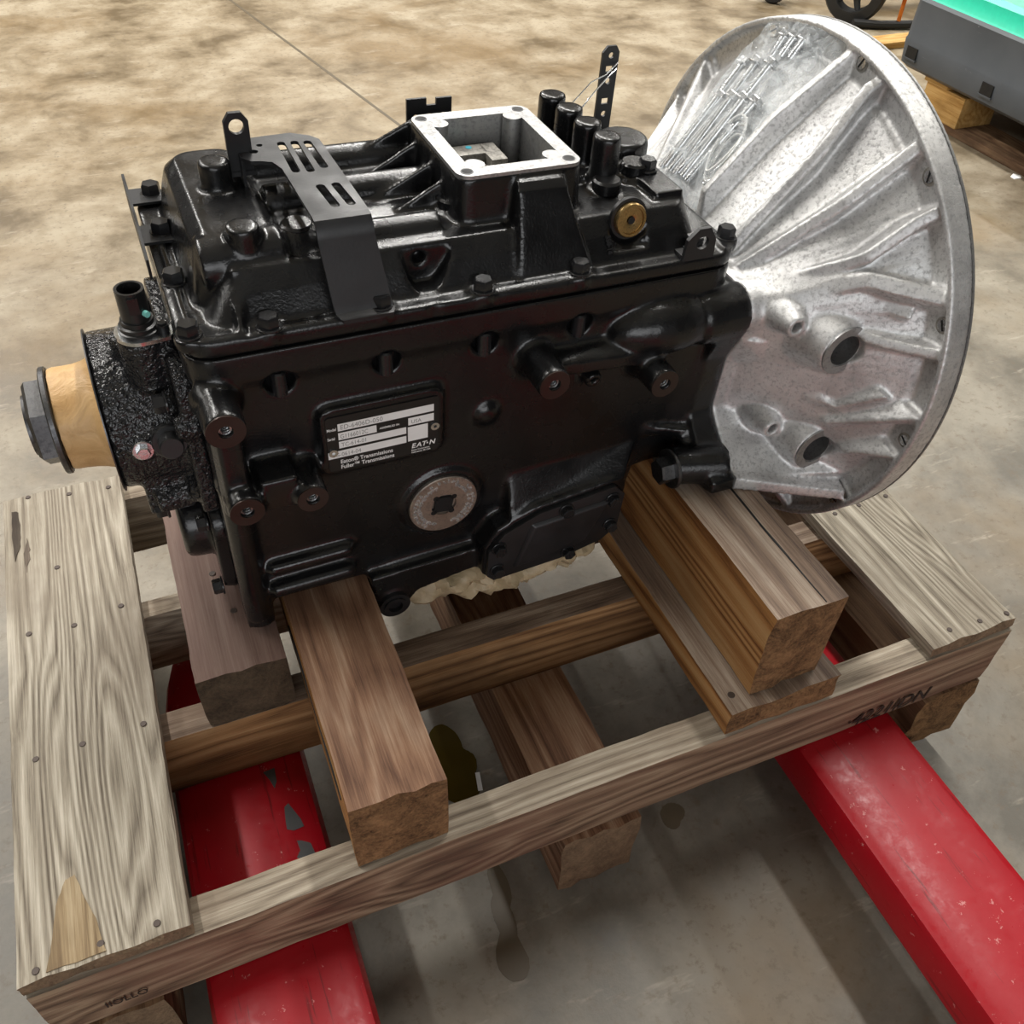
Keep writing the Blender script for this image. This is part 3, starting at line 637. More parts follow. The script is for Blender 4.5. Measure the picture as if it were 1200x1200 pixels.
# ---- top cover casting
g = MB()
g.prism(rrect(254, 761.5, 0.5, 261.5, 24), 'z', 394.8, 409)
g.loft([[(x, y, 406) for x, y in rrect(277, 728, 13, 246, 18)], [(x, y, 430) for x, y in rrect(293, 722, 28, 236, 18)], [(x, y, 445) for x, y in rrect(303, 716, 40, 226, 16)]])
g.loft([[(x, y, 406) for x, y in rrect(273, 356, 44, 242, 18)], [(x, y, 436) for x, y in rrect(278, 353, 45, 238, 22)], [(x, y, 452) for x, y in rrect(282, 350, 50, 232, 22)], [(x, y, 461) for x, y in rrect(292, 342, 66, 222, 16)]])
g.cyl((284, 66, 438), (350, 66, 440), 22, n=36); g.cyl((286, 200, 434), (350, 200, 436), 24, n=36)
g.loft([[(288, 30, 406), (300, 30, 406), (300, 60, 406), (288, 60, 406)], [(304, 40, 444), (316, 40, 444), (316, 60, 444), (304, 60, 444)]])
for x, y, z1 in ((317, 145, 485), (320, 60, 471)): g.cyl((x, y, 430), (x, y, z1), 13.2, n=28, ch=1.5)
for y, x1, zc, r in ((66, 482, 441, 15), (134, 494, 447, 16), (196, 508, 447, 16)): g.cyl((352, y, zc), (x1, y, zc), r, n=32)
g.box(352, 500, 84, 118, 430, 447); g.box(352, 500, 150, 182, 430, 447)
for y, z0, z1, xs in ((92, 446, 474, 452), (118, 446, 478, 440), (158, 448, 480, 445), (190, 448, 482, 430)):
    g.loft([[(xs, y - 2.6, z0 - 6), (xs, y + 2.6, z0 - 6), (xs, y + 2.6, z0 + 1), (xs, y - 2.6, z0 + 1)], [(502, y - 2.6, z0 - 6), (502, y + 2.6, z0 - 6), (502, y + 2.6, z1), (502, y - 2.6, z1)]])
# shift tower
g.loft([[(x, y, 425) for x, y in rrect(495, 616, 52, 190, 14)], [(x, y, 484.3) for x, y in rrect(497, 613, 56, 186, 12)]])
g.loft([[(538, 12, 408), (609, 12, 408), (609, 70, 408), (538, 70, 408)], [(546, 44, 474), (592, 44, 474), (592, 70, 474), (546, 70, 474)], [(548, 50, 480), (590, 50, 480), (590, 70, 480), (548, 70, 480)]])
for x, y in ((503, 85), (388, 68), (365, 75), (651, 83), (690, 97)): g.cyl((x, y, 430), (x, y, 450), 15, n=24, ch=2)
# row of blind shaft bosses behind the tower
for x, y in ((648, 195), (650, 162), (652, 128), (655, 95)): g.cyl((x, y, 428), (x, y, 491), 13.2, n=28, ch=1.6)
g.box(618, 660, 100, 205, 425, 452)
g.cyl((706, 150, 420), (706, 150, 462), 26, n=32, ch=3); g.loft([[(668, 120, 430), (722, 120, 430), (722, 176, 430), (668, 176, 430)], [(676, 126, 456), (716, 126, 456), (716, 170, 456), (676, 170, 456)]])
g.loft([[(680, 36, 408), (728, 36, 408), (728, 240, 408), (680, 240, 408)], [(688, 50, 452), (716, 50, 452), (716, 110, 452), (688, 110, 452)]])
for x in (300, 745): g.loft([[(x - 3, 4, 408), (x + 3, 4, 408), (x + 3, 30, 408), (x - 3, 30, 408)], [(x - 2, 6, 412), (x + 2, 6, 412), (x + 6, 32, 432 if x < 500 else 412), (x + 1, 32, 432 if x < 500 else 412)]])
for x, y, r in ((262.6, 17, 12), (322, 1.5, 12), (412.5, 2, 12), (502, 1.5, 12), (595, 4, 12), (759, 27, 13), (264.7, 96, 12), (267.6, 176, 12), (270, 250, 12)): g.cyl((x, max(y, 11), 400), (x, max(y, 11), 410.5), 12.5, n=24)
g.box(330, 398, 5, 9, 408, 411.5); g.box(515, 585, 6, 10, 408, 411.5); g.box(262, 266, 110, 165, 408, 412); g.box(262, 266, 35, 85, 408, 412); g.box(270, 300, 5, 9, 408, 411.5)
c = MB()
c.prism(rrect(511, 600, 70, 172, 9), 'z', 415, 500)
c.prism([(434, 452), (478, 452), (482, 434), (470, 416), (464, 411.6), (448, 411.6), (443, 418)], 'y', -10, 37); c.cyl((455, 30, 432), (455, 50, 432), 5.2, n=20)
c.cyl((651, -10, 436), (651, 31, 442), 22, n=36); c.loft([[(630, -10, 411.5), (674, -10, 411.5), (674, -10, 440), (630, -10, 440)], [(634, 26, 418), (668, 26, 418), (668, 26, 440), (634, 26, 440)]])
c.loft([[(446, -6, 390), (464, -6, 390), (460, 2, 390), (450, 2, 390)], [(446, -6, 420), (464, -6, 420), (460, 2, 420), (450, 2, 420)]])
tc = part(g, 'top_cover', M['black'], remesh=2.0, relax=4, cut=c)
o = text_mesh('cast_number', '5S8-16', 6.2, M['black_satin'], tr, Vector((625.5 - 500, 25.9 - 120, 432.0 - 60)) * MM, (0, 0, 0), 0.9, spacing=0.95, bold=0.15)
o.rotation_euler = (Matrix.Rotation(R(58), 3, 'X') @ Matrix.Rotation(R(-88), 3, 'Z')).to_euler(); o['label'] = 'raised casting number'
q = MB(); q.lathe((651, 34, 441), (0, -1, 0.12), [(0, 15.5), (6.0, 15.5), (7.2, 14.6), (7.2, 12.2), (6.0, 11.8), (6.0, 5), (5.6, 3.6), (3.0, 3.2)], 40); part(q, 'brass_plug', M['brass'], label='round brass plug with a small centre hole in a recess of the top cover')
q = MB(); q.lathe((651, 36, 441), (0, -1, 0.12), [(0, 18.5), (4.0, 18.5), (4, 15.6), (0, 15.6)], 40); part(q, 'plug_ring', M['black_satin'])
q = MB(); q.cyl((651, 29, 441.7), (651, 27.2, 441.9), 3.4, n=16); part(q, 'plug_hole', M['hole'])
# machined rim and bore of the shift tower
q = MB(); out = rrect(497.6, 612.4, 56.6, 185.4, 11.5, 8); inn = rrect(512.5, 598.5, 71.5, 170.5, 8, 8); inn2 = rrect(513.2, 597.8, 72.2, 169.8, 7.5, 8)
f3 = lambda ps, z: [(x, y, z) for x, y in ps]
q.loft([f3(out, 483.8), f3(out, 487.0), f3(inn, 487.0), f3(inn, 483.0), f3(inn2, 420), f3(rrect(509, 602, 68, 174, 10, 8), 420), f3(rrect(509, 602, 68, 174, 10, 8), 483.8), f3(out, 483.8)], caps=False)
for x, y in ((519, 78), (592, 78), (519, 164), (592, 164)): q.cyl((x, y, 430), (x, y, 486.9), 9, n=24)
rim = part(q, 'tower_rim', M['alu_face'], label='bright machined rim of the open shift tower', bevel=0)
for x, y in ((507.5, 66), (602.5, 67), (507, 176.5), (602.5, 176)):
    q = MB(); q.cyl((x, y, 486.6), (x, y, 487.25), 4.6, n=20); o = part(q, 'bolt_hole', M['hole']); o.parent = rim
    q = MB(); q.tube((x, y, 486.7), (x, y, 487.3), 5.6, 4.6, 20); o = part(q, 'hole_chamfer', M['dark_steel']); o.parent = rim
q = MB(); q.box(512, 600, 70, 172, 417, 421); part(q, 'tower_floor', M['hole'], smooth=0)
# shift blocks seen inside
q = MB(); q.box(517, 530, 122, 160, 440, 466); q.box(530, 560, 140, 160, 440, 466); q.box(556, 572, 124, 160, 440, 466); q.box(517, 534, 112, 124, 430, 459)
sb = part(q, 'shift_block', M['grey_iron'], bevel=1.2, label='grey notched steel shift block inside the tower')
q = MB(); q.cyl((523, 150, 466), (523, 150, 466.4), 5, n=18); q.cyl((545, 154, 466), (545, 154, 466.4), 3, n=14); o = part(q, 'paint_dot', M['cyan']); o.parent = sb
q = MB(); q.box(530, 590, 84, 120, 430, 461); q.box(522, 534, 96, 122, 430, 452); q.box(536, 556, 120, 136, 425, 458); sb2 = part(q, 'shift_block', M['grey_iron'], bevel=1.5)
q = MB(); q.cyl((527, 108, 452), (527, 108, 456), 5, n=18); o = part(q, 'set_screw', M['zinc']); o.parent = sb2
# cover bolts
for x, y, z in ((262.6, 17, 409.5), (322, 9, 409.5), (412.5, 9, 411.8), (502, 9, 409.5), (595, 11, 409.5), (759, 27, 409.5), (264.7, 96, 409.5), (267.6, 176, 412), (270, 250, 412), (715, 16, 411.8), (703, 95, 452), (744, 245, 410)):
    q = MB(); q.hex((x, y, z), Z, 8.6, 11.5); part(q, 'cover_bolt', M['bolt_black'])
for x, y, z in ((503, 85, 449), (365, 76, 449), (651, 78, 449), (388, 68, 449), (692, 100, 451)):
    q = MB(); q.cyl((x, y, z - 4), (x, y, z + 9), 13.5, n=28, ch=2.0); part(q, 'cap_plug', M['black'])

# ---- sheet brackets on the cover
def sheet(outer, holes, axis, a, b):
    """flat plate with holes, through a triangulated fill"""
    bm = bmesh.new(); es = []
    for poly in [outer] + holes:
        vs = [bm.verts.new((x, y, 0)) for x, y in poly]; es += [bm.edges.new((vs[i], vs[(i + 1) % len(vs)])) for i in range(len(vs))]
    bmesh.ops.triangle_fill(bm, edges=es, use_beauty=True)
    bm.verts.index_update(); top = [v.co.copy() for v in bm.verts]; tris = [tuple(v.index for v in f.verts) for f in bm.faces]
    nv = len(top); f = {'x': lambda p, t: (t, p.x, p.y), 'y': lambda p, t: (p.x, t, p.y), 'z': lambda p, t: (p.x, p.y, t)}[axis]
    V = [f(p, b) for p in top] + [f(p, a) for p in top]; F = list(tris) + [tuple(nv + i for i in t[::-1]) for t in tris]; k = 0
    for poly in [outer] + holes:
        n_ = len(poly)
        for i in range(n_): j = (i + 1) % n_; F.append((k + i, k + j, nv + k + j, nv + k + i))
        k += n_
    bm.free(); return V, F
def slot(p, q_, r, n=6):
    p = Vector(p); q_ = Vector(q_); d = (q_ - p).normalized(); a0 = math.atan2(d.y, d.x)
    return [(p.x + r * math.cos(a0 + math.pi / 2 + math.pi * k / n), p.y + r * math.sin(a0 + math.pi / 2 + math.pi * k / n)) for k in range(n + 1)] + \
           [(q_.x + r * math.cos(a0 - math.pi / 2 + math.pi * k / n), q_.y + r * math.sin(a0 - math.pi / 2 + math.pi * k / n)) for k in range(n + 1)]
def circ(x, y, r, n=16): return [(x + r * math.cos(2 * math.pi * k / n), y + r * math.sin(2 * math.pi * k / n)) for k in range(n)]
outer = [(411.5, 28), (409, 160), (403, 169), (388, 178.5), (345, 176), (338.5, 140), (345, 132), (353, 130), (361, 126), (365.5, 112), (366, 95), (367.2, 28)]
V, F = sheet(outer, [slot((376, 159), (375.2, 106), 3.4), slot((387, 158), (386.6, 104), 3.4), slot((397.6, 156), (398.8, 108), 3.4), slot((386.5, 74), (389, 41), 3.6), slot((399, 74), (401.5, 41), 3.6), circ(351, 149, 3.6), circ(358, 160, 2.6)], 'z', 483.2, 486)
q = MB(); q.add(V, F)
prof = [(28, 486), (22, 485), (17.5, 480), (15.5, 472), (5.5, 420), (3.5, 414.5), (-1.0, 412.2), (-3.5, 412)]
thk = [(28, 483.2), (23, 482.3), (20, 479), (18.2, 471.5), (8.2, 419), (5.6, 412), (0.5, 409.6), (-3.5, 409.4)]
xs = [(367.2, 411.5), (367.2, 411.5), (367.3, 411.6), (367.5, 412), (373, 420), (374, 421), (376, 421), (378, 419)]
q.loft([[(x0, a_[0], a_[1]), (x1, a_[0], a_[1]), (x1, b_[0], b_[1]), (x0, b_[0], b_[1])] for (x0, x1), a_, b_ in zip(xs, prof, thk)])
q.box(338.5, 341, 141, 175, 440, 486)
part(q, 'cable_bracket', M['black_satin'], label='black slotted sheet bracket bent over the top cover')
V, F = sheet([(330, 470), (330, 511), (335, 518), (345, 518), (350, 511), (350, 470)], [circ(340, 507, 6.2, 20)], 'y', 150, 154.5)
q = MB(); q.add(V, F); q.box(330, 350, 150, 175, 466, 471); part(q, 'lifting_lug', M['black_satin'])
V, F = sheet([(696, 404), (730, 404), (728, 426), (720, 438), (708, 438), (698, 428)], [circ(714, 424, 6.4, 20)], 'y', 1.5, 5.5)
q = MB(); q.add(V, F); q.box(696, 730, 4, 30, 409, 412.6); part(q, 'lifting_lug', M['black_satin'])
V, F = sheet([(723, 410), (742, 410), (742, 508), (738, 514), (728, 514), (723, 508)], [circ(733, 505, 3), [(728.5, 489), (737, 489), (737, 495), (728.5, 495)], circ(733, 480, 3), [(728.5, 457), (737, 457), (737, 463), (728.5, 463)], circ(733, 447, 3)], 'y', 237, 240)
q = MB(); q.add(V, F); q.box(723, 742, 238, 258, 409, 412.5); part(q, 'strap_bracket', M['black_satin'], label='tall narrow black strap with holes standing behind the cover')
V, F = sheet([(514, 440), (560, 440), (560, 480), (544, 480), (544, 474), (534, 474), (534, 481), (514, 481)], [circ(523, 463, 3.2), circ(537, 463, 3.2), circ(551, 463, 3.2)], 'y', 236, 239)
q = MB(); q.add(V, F); q.box(514, 560, 224, 239, 440, 443); part(q, 'clip_bracket', M['black_satin'])
q = MB(); 
V, F = sheet([(105, 410), (226, 416), (232, 440), (224, 446), (200, 446), (150, 444), (104, 428)], [circ(214, 434, 6), circ(130, 425, 4)], 'x', 247.2, 249.4)
q.add(V, F); q.box(248, 275, 158, 190, 411.5, 414); q.box(248, 278, 232, 262, 411.5, 414); part(q, 'wire_bracket', M['black_satin'])
# pale wire tied through the strap
q = MB(); q.pipe([(740, 236, 492), (725, 225, 489), (705, 212, 482), (688, 205, 470), (682, 203, 455)], 0.7, 6); q.pipe([(741, 236, 498), (722, 224, 492), (700, 214, 490), (680, 206, 478), (666, 200, 470)], 0.6, 6); part(q, 'tie_wire', M['zinc'])
# ---- output end
g = MB(); g.lathe((183, BY, BZ), X, [(0, 69), (2, 71.5), (30, 72), (58, 74), (64, 80), (74, 84)], 64)
g.prism(rrect(32, 212, 190, 366, 34), 'x', 243, 258)
for th in (20, 75, 140, 200, 260, 320):
    p = bp(236, 86, th); g.cyl(p, (258, p.y, p.z), 13, n=20)
g.cyl((229, 82, 330), (229, 82, 377), 20, n=28); g.cyl((246, 77, 345), (246, 77, 376), 9, n=16); g.cyl((212, 100, 330), (212, 100, 366), 9, n=18)
g.cyl((230, 70, 283), (230, 46, 292), 18.5, n=24); g.cyl((207, 70, 280), (207, 46, 287), 12, n=20); g.box(206, 236, 46, 66, 278, 298)
g.box(198, 236, 58, 84, 196, 238); g.cyl((206, 62, 214), (238, 62, 214), 15, n=20)
part(g, 'bearing_cover', M['black_rough'], remesh=2.3, relax=3)
q = MB(); q.lathe((183.5, BY, BZ), (-1, 0, 0), [(0, 70), (0.6, 74.5), (1.6, 74.5), (1.8, 48)], 64); part(q, 'cardboard_ring', M['dark_steel'])
g = MB(); rings = []
rg = random.Random(5)
for k, (x, r) in enumerate(((182, 55), (180, 50.5), (174, 47.5), (166, 46.5), (158, 46), (150, 45.5), (146, 45), (144.5, 42))):
    rings.append([bp(x + 1.2 * noise.noise(Vector((i * 0.3, k, 1))), r + 2.2 * noise.noise(Vector((5 * math.cos(2 * math.pi * i / 48), 5 * math.sin(2 * math.pi * i / 48), x * 0.07))), 360 * i / 48) for i in range(48)])
g.loft(rings); part(g, 'paper_wrap', M['tape'], smooth=50, label='tan masking paper wrapped round the output shaft')
q = MB(); q.lathe((144.5, BY, BZ), (-1, 0, 0), [(0, 47.5), (1, 48.5), (4.5, 48.5), (5.5, 47.3)], 48)
wn = part(q, 'output_washer', M['dark_steel'])
q = MB(); rr = [q.ring_pts((x, BY, BZ), X, r, 6, 0.25) for x, r in ((139, 40), (126, 40), (123, 36))]; q.loft(rr); q.tube((124, BY, BZ), (120, BY, BZ), 27, 17, 36)
part(q, 'output_nut', M['dark_steel'])
# speed sensor on top
q = MB(); fl_ = [(229 + 21 * math.cos(R(a)), 82 + 21 * math.sin(R(a))) for a in range(30, 331, 12)] + [(250, 64), (257, 70), (257, 82), (249, 90)]
fl_ = [(229 + 20 * math.cos(R(a)), 82 + 20 * math.sin(R(a))) for a in range(40, 281, 12)] + [(240, 63), (251, 65), (256, 73), (252, 84)]
q.prism(fl_, 'z', 377, 380.2); sp = part(q, 'sensor_flange', M['zinc'])
q = MB(); q.lathe((229, 82, 380), Z, [(0, 16.5), (3, 16.5), (3.5, 15), (7, 15), (8, 13), (12, 13)], 32); q.tube((229, 82, 392), (229, 82, 419), 11.5, 9.2, 28); q.box(224, 234, 80.5, 83.5, 392, 412); q.cyl((229, 82, 392), (229, 82, 396), 11, n=24); q.box(225, 233, 69, 72, 402, 416)
sc = part(q, 'speed_sensor', M['plastic'])
q = MB(); q.cyl((236, 73.0, 400), (238, 70.0, 400), 2.6, n=14); o = part(q, 'paint_dot', M['teal']); o.parent = sc
q = MB(); q.cyl((247, 76, 380), (247, 76, 386), 5, n=18); q.hex((247, 76, 383), Z, 4, 4.5, False); o = part(q, 'sensor_screw', M['bolt_black']); o.parent = sp
q = MB(); q.cyl((230, 48, 291), (230, 26, 296.5), 10.2, n=28, ch=1); q.cyl((230, 48, 291), (230, 40, 293), 15.5, n=28, ch=1); part(q, 'side_sensor', M['plastic'])
q = MB(); q.cyl((207, 47, 286.5), (207, 42, 287.5), 9, n=24, ch=0.6); q.hex((207, 42, 287.5), (0, -1, 0.2), 6, 6, False); part(q, 'sensor_clamp_bolt', M['steel'])
for p in ((238, 66, 206), (214, 62, 200)):
    q = MB(); q.hex(p, (-1, 0, 0), 9, 12); part(q, 'cover_bolt', M['bolt_black'])
for th in (35, 75, 128):
    p = bp(236, 86, th); q = MB(); q.hex(p, (-1, 0, 0), 8.5, 12); part(q, 'cover_bolt', M['bolt_black'])
# countershaft cover
g = MB(); g.lathe((218, 106, 138), X, [(0, 33), (3, 39), (10, 41), (26, 42), (30, 46)], 48); g.loft([[(246, y, z) for y, z in rrect(46, 190, 72, 186, 26)], [(259, y, z) for y, z in rrect(44, 192, 70, 188, 26)]])
part(g, 'rear_cover', M['black'], remesh=2.3, relax=3)
for p in ((245, 62, 168), (245, 54, 82), (245, 170, 90)):
    q = MB(); q.hex(p, (-1, 0, 0), 8, 11); part(q, 'cover_bolt', M['bolt_black'])
# bell bolts
for p in ((727, 5, 341), (715, -34, 178)):
    q = MB(); q.cyl(p, (p[0] - 4, p[1], p[2]), 22, n=28, ch=1); q.hex((p[0] - 4, p[1], p[2]), (-1, 0, 0), 15, 14, False, ph=0.0); part(q, 'housing_bolt', M['dark_steel'])

# ---- clutch housing (bell)
poly = [(8, 366), (-14, 363), (-22.5, 350), (-17.5, 322), (-4, 290), (-3, 222), (-36, 190), (-69, 176), (-71.5, 163), (-58, 158), (60, 158), (262, 158), (264, 366)]
def r_small(th):
    d = Vector((-math.cos(R(th)), math.sin(R(th)))); best = 60
    for i in range(len(poly)):
        a = Vector((poly[i][0] - BY, poly[i][1] - BZ)); b = Vector((poly[(i + 1) % len(poly)][0] - BY, poly[(i + 1) % len(poly)][1] - BZ)); e = b - a
        den = d.x * e.y - d.y * e.x
        if abs(den) < 1e-9: continue
        t = (a.x * e.y - a.y * e.x) / den; u = (a.x * d.y - a.y * d.x) / den
        if t > 0 and -1e-6 <= u <= 1 + 1e-6: best = max(best, t)
    return best
NB = 144; RS = [r_small(360 * i / NB) for i in range(NB)]
def rs_at(th):
    k = (th % 360) / 360 * NB; i = int(k) % NB; return RS[i] * (1 - k + int(k)) + RS[(i + 1) % NB] * (k - int(k))
def r_floor(x, th):
    o_ = 26 * max(0.0, min(1.0, (math.cos(R(th - 272)) - 0.25) * 2.4))
    t = max(0.0, min(1.0, (x - 790 - o_) / (116.0 - o_))); return rs_at(th) * (1 - t) + 243 * t
g = MB()
def ringb(x, fn): return [bp(x, fn(360 * i / NB), 360 * i / NB) for i in range(NB)]
ins = 9
g.loft([ringb(775.6, rs_at), ringb(790, rs_at), ringb(816, lambda t: r_floor(816, t)), ringb(906, lambda t: r_floor(906, t)), ringb(912, lambda t: 246), ringb(929, lambda t: 246), ringb(929, lambda t: 236), ringb(904, lambda t: r_floor(904, t) - 9), ringb(818, lambda t: r_floor(818, t) - 12),
        ringb(800, lambda t: r_floor(800, t) - 14), ringb(790, lambda t: 60), ringb(775.6, lambda t: 60), ringb(775.6, rs_at)], caps=False)
g.loft([ringb(913, lambda t: 277), ringb(929.5, lambda t: 277), ringb(929.5, lambda t: 240), ringb(913, lambda t: 240), ringb(913, lambda t: 277)], caps=False)
g.loft([ringb(903, lambda t: 277), ringb(916, lambda t: 277), ringb(916, lambda t: 270), ringb(903, lambda t: 271), ringb(903, lambda t: 277)], caps=False)
def rib(pts, w_=9, depth=38):
    w_ *= 1.3
    P = [(bp(*p), Vector((0, -math.cos(R(p[2])), math.sin(R(p[2]))))) for p in pts]; rings = []
    for i, (p, n_) in enumerate(P):
        d = (P[min(i + 1, len(P) - 1)][0] - P[max(i - 1, 0)][0]).normalized(); s_ = d.cross(n_).normalized()
        rings.append([p + s_ * w_ * 0.42, p - s_ * w_ * 0.42, p - s_ * w_ * 0.62 - n_ * depth, p + s_ * w_ * 0.62 - n_ * depth])
    g.loft(rings)
rib([(796, 128, 92), (850, 204, 88), (906, 270, 84), (914, 272, 84)], 10)
rib([(790, 124, 56), (858, 220, 68), (896, 262, 73.5), (914, 272, 74)], 10)
rib([(790, 126, 45), (856, 217, 52.5), (906, 270, 57), (914, 272, 57)], 11)
rib([(800, 140, 35.5), (862, 222, 38), (896, 258, 43), (914, 272, 44)], 11)
rib([(784, 128, 31), (862, 222, 33), (906, 268, 27.5), (914, 272, 27)], 14)
rib([(858, 204, 19), (890, 246, 16.5), (908, 271, 16), (914, 272, 16)], 10)
rib([(852, 200, 26), (880, 224, 26), (896, 244, 24)], 12, 40)
rib([(864, 206, -12), (890, 242, -4), (908, 271, 0.5), (914, 272, 0.5)], 10)
rib([(878, 222, -22), (895, 246, -15), (908, 271, -11), (914, 272, -11)], 10)
rib([(845, 180, -4), (866, 206, -6), (892, 240, 3)], 12, 40)
for th in (138, 152, 175, 200, 230, 255, 285, 305): rib([((792, rs_at(th) + 6, th) if th < 220 else (824, rs_at(th) - 2, th)), (906, 268, th), (914, 272, th)], 10)
for th in (80.6, 51, 21.8, -6, 110.5, 140, 170, -36):                                            # screw pads
    rg = [bp(910, r, th + d) for r, d in ((247, -5), (275, -5.5), (275, 5.5), (247, 5))]
    g.loft([rg, [p + Vector((12, 0, 0)) for p in rg]])
# bosses of the cross shaft
for (x, z) in ((854, 328), (869, 197)):
    g.lathe((x, 10, z), (0, -1, 0), [(0, 62), (40, 44), (66, 34), (86, 27.5)], 32)
    g.lathe((x - 46, 10, z + 20), (0, -1, 0), [(0, 24), (44, 16), (62, 11)], 24)
    g.loft([[(x - 52, -40, z + 12), (x - 40, -40, z + 34), (x - 40, 20, z + 34), (x - 52, 20, z + 12)], [(x - 4, -66, z - 18), (x + 6, -66, z + 20), (x + 6, 20, z + 20), (x - 4, 20, z - 18)]])
g.loft([[(776, -16, 318), (776, 2, 282), (776, 20, 282), (776, 20, 318)], [(812, -28, 312), (812, -22, 284), (812, 20, 284), (812, 20, 312)]])
g.cyl((778, 5, 341), (835, 0, 345), 27.5, n=32)
g.loft([[(776, -70, 176), (776, -71, 160), (776, 60, 160), (776, 60, 200)], [(905, -108, 150), (905, -110, 136), (905, 60, 136), (905, 60, 200)]])
c = MB()
for (x, z) in ((854, 328), (869, 197)):
    c.cyl((x, -120, z), (x, -30, z), 17.5, n=36); c.cyl((x - 46, -80, z + 20), (x - 46, -20, z + 20), 6, n=20)
bell = part(g, 'clutch_housing', M['alu'], remesh=2.0, relax=2, cut=c, label='rough silver cast aluminium clutch housing with radiating ribs')
for (x, z) in ((854, 328), (869, 197)):
    q = MB(); q.tube((x, -72, z), (x, -78, z), 26.4, 17.6, 40); q.tube((x, -77, z), (x, -40, z), 18.6, 16.6, 40); o = part(q, 'shaft_bushing', M['alu_face']); o.parent = bell
for th in (80.6, 51, 21.8, -6, 110.5, 140, -36):
    p = bp(909.8, 264, th); q = MB(); q.cyl(p + Vector((2, 0, 0)), p - Vector((0.4, 0, 0)), 8.2, n=24); o = part(q, 'flange_hole', M['grey_iron']); o.parent = bell
    rot = Matrix.Rotation(R(35 + th), 3, 'X')
    q = MB(); q.cyl(p + Vector((2, 0, 0)), p - Vector((1.2, 0, 0)), 5.6, n=20); o = part(q, 'plug_screw', M['steel']); o.parent = bell
    q = MB(); q.box(p.x - 1.5, p.x - 1.1, p.y - 5.2, p.y + 5.2, p.z - 0.9, p.z + 0.9, rot=rot); o = part(q, 'screw_slot', M['hole'], smooth=0); o.parent = bell
# machined face of the big rim
q = MB(); q.tube((929.2, BY, BZ), (931.2, BY, BZ), 277.2, 241, 120); o = part(q, 'flange_face', M['alu_face']); o.parent = bell

# ================================================================== bag of hardware on the housing
def on_bell(x, th, h): return TW(*bp(x, r_floor(x, th) + h, th))
bag_o = on_bell(860, 112, 10)
def film(name, h0, h1, seed, shr):
    nx, nt_ = 60, 46; vs = []; fs = []
    for i in range(nx + 1):
        for j in range(nt_ + 1):
            u = i / nx; v = j / nt_; x = 798 + 130 * u * (1 + 0.05 * math.sin(v * 3)); 
            th = (92 + 3 * u * 0 + (118 - 92) * v * (1 - 0.35 * u) + 22 * v * (1 - u) - 6 * u * (1 - v)) 
            edge_ = min(u, 1 - u, v, 1 - v) * 4; pf = min(1, edge_)
            p = Vector((x * 0.035, th * 0.16, seed)); wr = 5.0 * noise.noise(p) + 3.2 * noise.noise(p * 2.7) + 1.5 * noise.noise(p * 6)
            h = h0 + (h1 - h0) * pf ** 0.5 + wr * (0.35 + 0.65 * pf)
            if x > 900: h = min(h + (x - 900) * 0.9, 33)
            vs.append((on_bell(min(x, 906), th, max(h, 1.0)) + TM @ Vector((max(0, x - 906), 0, 0)) - bag_o))
    for i in range(nx):
        for j in range(nt_): a = i * (nt_ + 1) + j; fs.append((a, a + 1, a + nt_ + 2, a + nt_ + 1))
    g = MB(); g.add([p + bag_o for p in vs], fs); return g
g = film('bag', 4, 34, 3.1, 0); b0 = len(g.v); g2 = film('bag', 4, 8, 9.4, 0); g.add(g2.v, g2.f)
bag = g.build('plastic_bag', M['film'], off=bag_o, smooth=180); bag.location = bag_o * MM
tag(bag, 'crumpled clear plastic bag holding bolts, draped over the ribs of the silver housing', 'plastic bag')
def rod(p0, p1, r, name, cat, label, group, head=True, mat='zinc'):
    p0 = Vector(p0); p1 = Vector(p1); ax = (p1 - p0).normalized(); e = empty(name, p0 * MM); tag(e, label, cat, group)
    g = MB(); g.cyl(p0, p1, r, n=14); g.build('shank', M[mat], e, off=p0)
    if head: g = MB(); g.hex(p1, ax, r * 1.9, r * 1.9); g.build('head', M['steel'], e, off=p0)
    g = MB(); L_ = (p1 - p0).length
    for k in range(9): t = p0 + ax * (2 + k * 1.7); g.cyl(t, t + ax * 1.0, r * 1.1, n=14)
    g.build('thread', M['steel'], e, off=p0)
    return e
rg = random.Random(11); k = 0
ORD = ('first', 'second', 'third', 'fourth', 'fifth', 'sixth', 'seventh')
for i in range(7):
    rod(on_bell(806, 112 + 3.4 * i, 12 + 2 * (i % 3)), on_bell(884 if i % 2 else 862, 101 + 2.8 * i, 16 + 3 * (i % 2)), 3.9, 'long_bolt', 'bolt', ORD[i] + ' long zinc bolt counted from the coiled ties inside the clear plastic bag', 'long bolts in the plastic bag')
for i in range(3):
    rod(on_bell(895, 99.5 + 3.4 * i, 13), on_bell(904, 98.5 + 3.4 * i, 17), 4.0, 'short_bolt', 'bolt', ORD[i] + ' short thick bolt counted from the tall rib, near the top of the plastic bag', 'short bolts in the plastic bag')
# coiled tie bundle
e0 = on_bell(826, 98.5, 16); ce = empty('tie_bundle', e0 * MM); tag(ce, 'coiled bundle of pale plastic ties at the lower corner of the clear bag', 'cable ties')
for k in range(7):
    pts = []
    for i in range(22):
        a = i / 21 * math.pi * 1.75 + 0.3 * k; pts.append(on_bell(827 + 19 * math.cos(a) + k * 0.6, 98.5 + 5.0 * math.sin(a) + 0.2 * k, 10 + 2.2 * k + 2 * math.sin(a * 2 + k)))
    g = MB(); g.pipe(pts, 1.3, 6); g.build('tie', M['zinc'] if k % 2 else M['white_scrap'], ce, off=e0)

